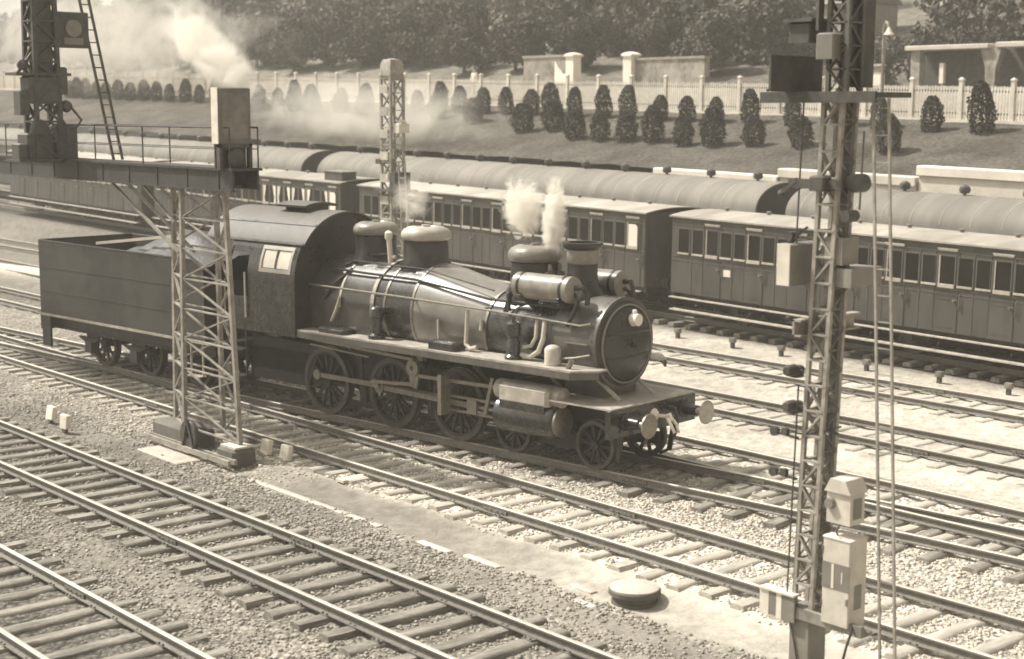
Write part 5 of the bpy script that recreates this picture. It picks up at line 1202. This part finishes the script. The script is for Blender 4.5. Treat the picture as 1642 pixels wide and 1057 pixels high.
# ------------------------------------------------------------------ steam and smoke
def plume_mat(name, dens, scale, thr, sharp, col_=.95, dist=1.2, gmin=.0, zf=0.0):
    """volume whose density is noise inside a soft ellipsoid (the object's own generated space)"""
    m = bpy.data.materials.new(name); m.use_nodes = True; nt = m.node_tree; N = nt.nodes; L = nt.links
    N.remove(N['Principled BSDF']); v = N.new('ShaderNodeVolumePrincipled'); L.new(v.outputs[0], N['Material Output'].inputs['Volume'])
    v.inputs['Color'].default_value = (col_, col_*.96, col_*.88, 1); v.inputs['Anisotropy'].default_value = .2
    tc = N.new('ShaderNodeTexCoord')
    sb = N.new('ShaderNodeVectorMath'); sb.operation = 'SUBTRACT'; sb.inputs[1].default_value = (.5,.5,.5); L.new(tc.outputs['Generated'], sb.inputs[0])
    ln = N.new('ShaderNodeVectorMath'); ln.operation = 'LENGTH'; L.new(sb.outputs[0], ln.inputs[0])
    fo = N.new('ShaderNodeMapRange'); fo.inputs[1].default_value = .10; fo.inputs[2].default_value = .50; fo.inputs[3].default_value = 1; fo.inputs[4].default_value = 0; fo.interpolation_type = 'SMOOTHSTEP'; L.new(ln.outputs[1], fo.inputs[0])
    nz = N.new('ShaderNodeTexNoise'); nz.inputs['Scale'].default_value = scale; nz.inputs['Detail'].default_value = 5; nz.inputs['Roughness'].default_value = .62; nz.inputs['Distortion'].default_value = dist; L.new(tc.outputs['Object'], nz.inputs[0])
    er = N.new('ShaderNodeMath'); er.operation = 'MULTIPLY_ADD'; er.inputs[1].default_value = .55; er.inputs[2].default_value = -.55; L.new(fo.outputs[0], er.inputs[0])
    sm = N.new('ShaderNodeMath'); L.new(nz.outputs[0], sm.inputs[0]); L.new(er.outputs[0], sm.inputs[1])     # noise worn away towards the rim
    rm = N.new('ShaderNodeMapRange'); rm.inputs[1].default_value = thr; rm.inputs[2].default_value = thr+sharp; rm.inputs[3].default_value = gmin; rm.inputs[4].default_value = 1; L.new(sm.outputs[0], rm.inputs[0])
    ad = N.new('ShaderNodeMath'); ad.operation = 'MULTIPLY'; L.new(rm.outputs[0], ad.inputs[0])
    f2 = N.new('ShaderNodeMapRange'); f2.inputs[1].default_value = .40; f2.inputs[2].default_value = .49; f2.inputs[3].default_value = 1; f2.inputs[4].default_value = 0; L.new(ln.outputs[1], f2.inputs[0]); L.new(f2.outputs[0], ad.inputs[1])
    mu = N.new('ShaderNodeMath'); mu.operation = 'MULTIPLY'; mu.inputs[1].default_value = dens; L.new(ad.outputs[0], mu.inputs[0]); L.new(mu.outputs[0], v.inputs['Density'])
    return m
def plume(name, label, loc, dims, rot, mat):
    mb = MB().sphere((0,0,0), 1, 20, dims[0]/2, dims[1]/2, dims[2]/2)
    o = mb.build(name, mat); o.location = loc; o.rotation_euler = rot
    tag(o, label, None, None, 'stuff'); return o
aL = R(6.5)
def lw(u, v, z): return (-19.26+u*math.cos(aL)-v*math.sin(aL), 19.76+u*math.sin(aL)+v*math.cos(aL), z)
plume('steam_plume', 'bright white steam jet rising from the safety valve beside the chimney', lw(-1.95,.0,4.75), (.95,.8,3.0), (0,.10,0), plume_mat('steam_dense', 13.0, 2.6, .24, .30, .98, 1.6))
plume('steam_plume', 'ragged white steam puff drifting above the front dome', lw(-2.85,.1,4.95), (2.0,1.2,2.3), (0,-.30,0), plume_mat('steam_ragged', 8.0, 2.6, .30, .28, .98, 2.0))
plume('steam_wisp', 'thin pale steam wisp rising between the cab and the slim mast', lw(-6.3,.4,5.0), (2.2,1.4,2.0), (0,.1,0), plume_mat('steam_thin', 1.7, 1.6, .36, .2, .95, 2.0))
plume('smoke_haze', 'faint veil of smoke drifting over the farther coaches and the grass slope', (-61,43.0,6.9), (40,6.5,6.0), (0,.03,0), plume_mat('smoke_veil', .36, .34, .30, .30, .92, 1.6))
plume('smoke_cloud', 'broad bank of pale smoke drifting in front of the hill at the upper left', (-100,48.6,12.0), (84,10,15), (0,.03,0), plume_mat('smoke_bank', .24, .26, .34, .20, .86, 2.4))
plume('smoke_trail', 'brighter ragged trail of white smoke sinking towards the fence', (-82,47.0,10.4), (22,5,6.5), (0,.42,0), plume_mat('smoke_ragged', 1.3, .36, .33, .20, .95, 2.2))

# ------------------------------------------------------------------ air
HZ = bpy.data.materials.new('haze'); HZ.use_nodes = True; nt = HZ.node_tree; nt.nodes.remove(nt.nodes['Principled BSDF'])
hv = nt.nodes.new('ShaderNodeVolumePrincipled'); hv.inputs['Color'].default_value = (.92,.885,.80,1); hv.inputs['Density'].default_value = HAZE; hv.inputs['Anisotropy'].default_value = .1
nt.links.new(hv.outputs[0], nt.nodes['Material Output'].inputs['Volume'])
if HAZE > 0: tag(MB().box(-430,410,-310,430,-3.5,62).build('haze', HZ), 'thin smoky air over the whole yard', None, None, 'stuff')

# ------------------------------------------------------------------ light
SUN_EL, SUN_AZ = R(52), R(SUN_DEG)                                    # azimuth from +Y towards +X
W = bpy.data.worlds.new('World'); SC.world = W; W.use_nodes = True; nt = W.node_tree; N = nt.nodes; L = nt.links
bg = N['Background']; sky = N.new('ShaderNodeTexSky'); sky.sky_type = 'NISHITA'; sky.sun_disc = False
sky.sun_elevation = SUN_EL; sky.sun_rotation = SUN_AZ; sky.dust_density = 4.0; sky.air_density = 1.2
bw = N.new('ShaderNodeRGBToBW'); L.new(sky.outputs[0], bw.inputs[0])
vm = N.new('ShaderNodeVectorMath'); vm.operation = 'SCALE'; vm.inputs[0].default_value = (1.0,.965,.89); L.new(bw.outputs[0], vm.inputs['Scale']); L.new(vm.outputs[0], bg.inputs[0])
bg.inputs[1].default_value = SKY
sd = bpy.data.lights.new('sun', 'SUN'); sd.energy = SUN; sd.angle = R(2.5); sd.color = (1.0,.965,.89)
so = bpy.data.objects.new('sun', sd); COL.objects.link(so)
d = Vector((math.sin(SUN_AZ)*math.cos(SUN_EL), math.cos(SUN_AZ)*math.cos(SUN_EL), math.sin(SUN_EL)))
so.rotation_euler = d.to_track_quat('Z', 'Y').to_euler(); so.location = (0,0,60)

# ------------------------------------------------------------------ camera
cd = bpy.data.cameras.new('camera'); co = bpy.data.objects.new('camera', cd); COL.objects.link(co); SC.camera = co
F_PX, PITCH, ROLL, YAW = 2412.87, R(8.2256), R(.177), R(-48.9089)
cd.sensor_fit = 'HORIZONTAL'; cd.sensor_width = 36; cd.lens = F_PX/1642*36; cd.clip_start = .3; cd.clip_end = 2000
Fw = Vector((math.sin(YAW)*math.cos(PITCH), math.cos(YAW)*math.cos(PITCH), -math.sin(PITCH)))
Rt = Vector((math.cos(YAW), -math.sin(YAW), 0)); Up = Rt.cross(Fw)
R2 = Rt*math.cos(ROLL) + Up*math.sin(ROLL); U2 = R2.cross(Fw)
co.matrix_world = Matrix(((R2.x,U2.x,-Fw.x,0),(R2.y,U2.y,-Fw.y,0),(R2.z,U2.z,-Fw.z,6.8047),(0,0,0,1)))
cd.dof.use_dof = True; cd.dof.focus_distance = 27.0; cd.dof.aperture_fstop = 1.1

SC.view_settings.view_transform = 'Standard'; SC.view_settings.look = 'None'; SC.view_settings.gamma = 1; SC.view_settings.exposure = EXPO
SC.render.engine = 'CYCLES'; SC.cycles.volume_bounces = 3; SC.cycles.max_bounces = 6; SC.cycles.use_denoising = True
SC.render.filter_size = 1.7; SC.cycles.filter_width = 1.7
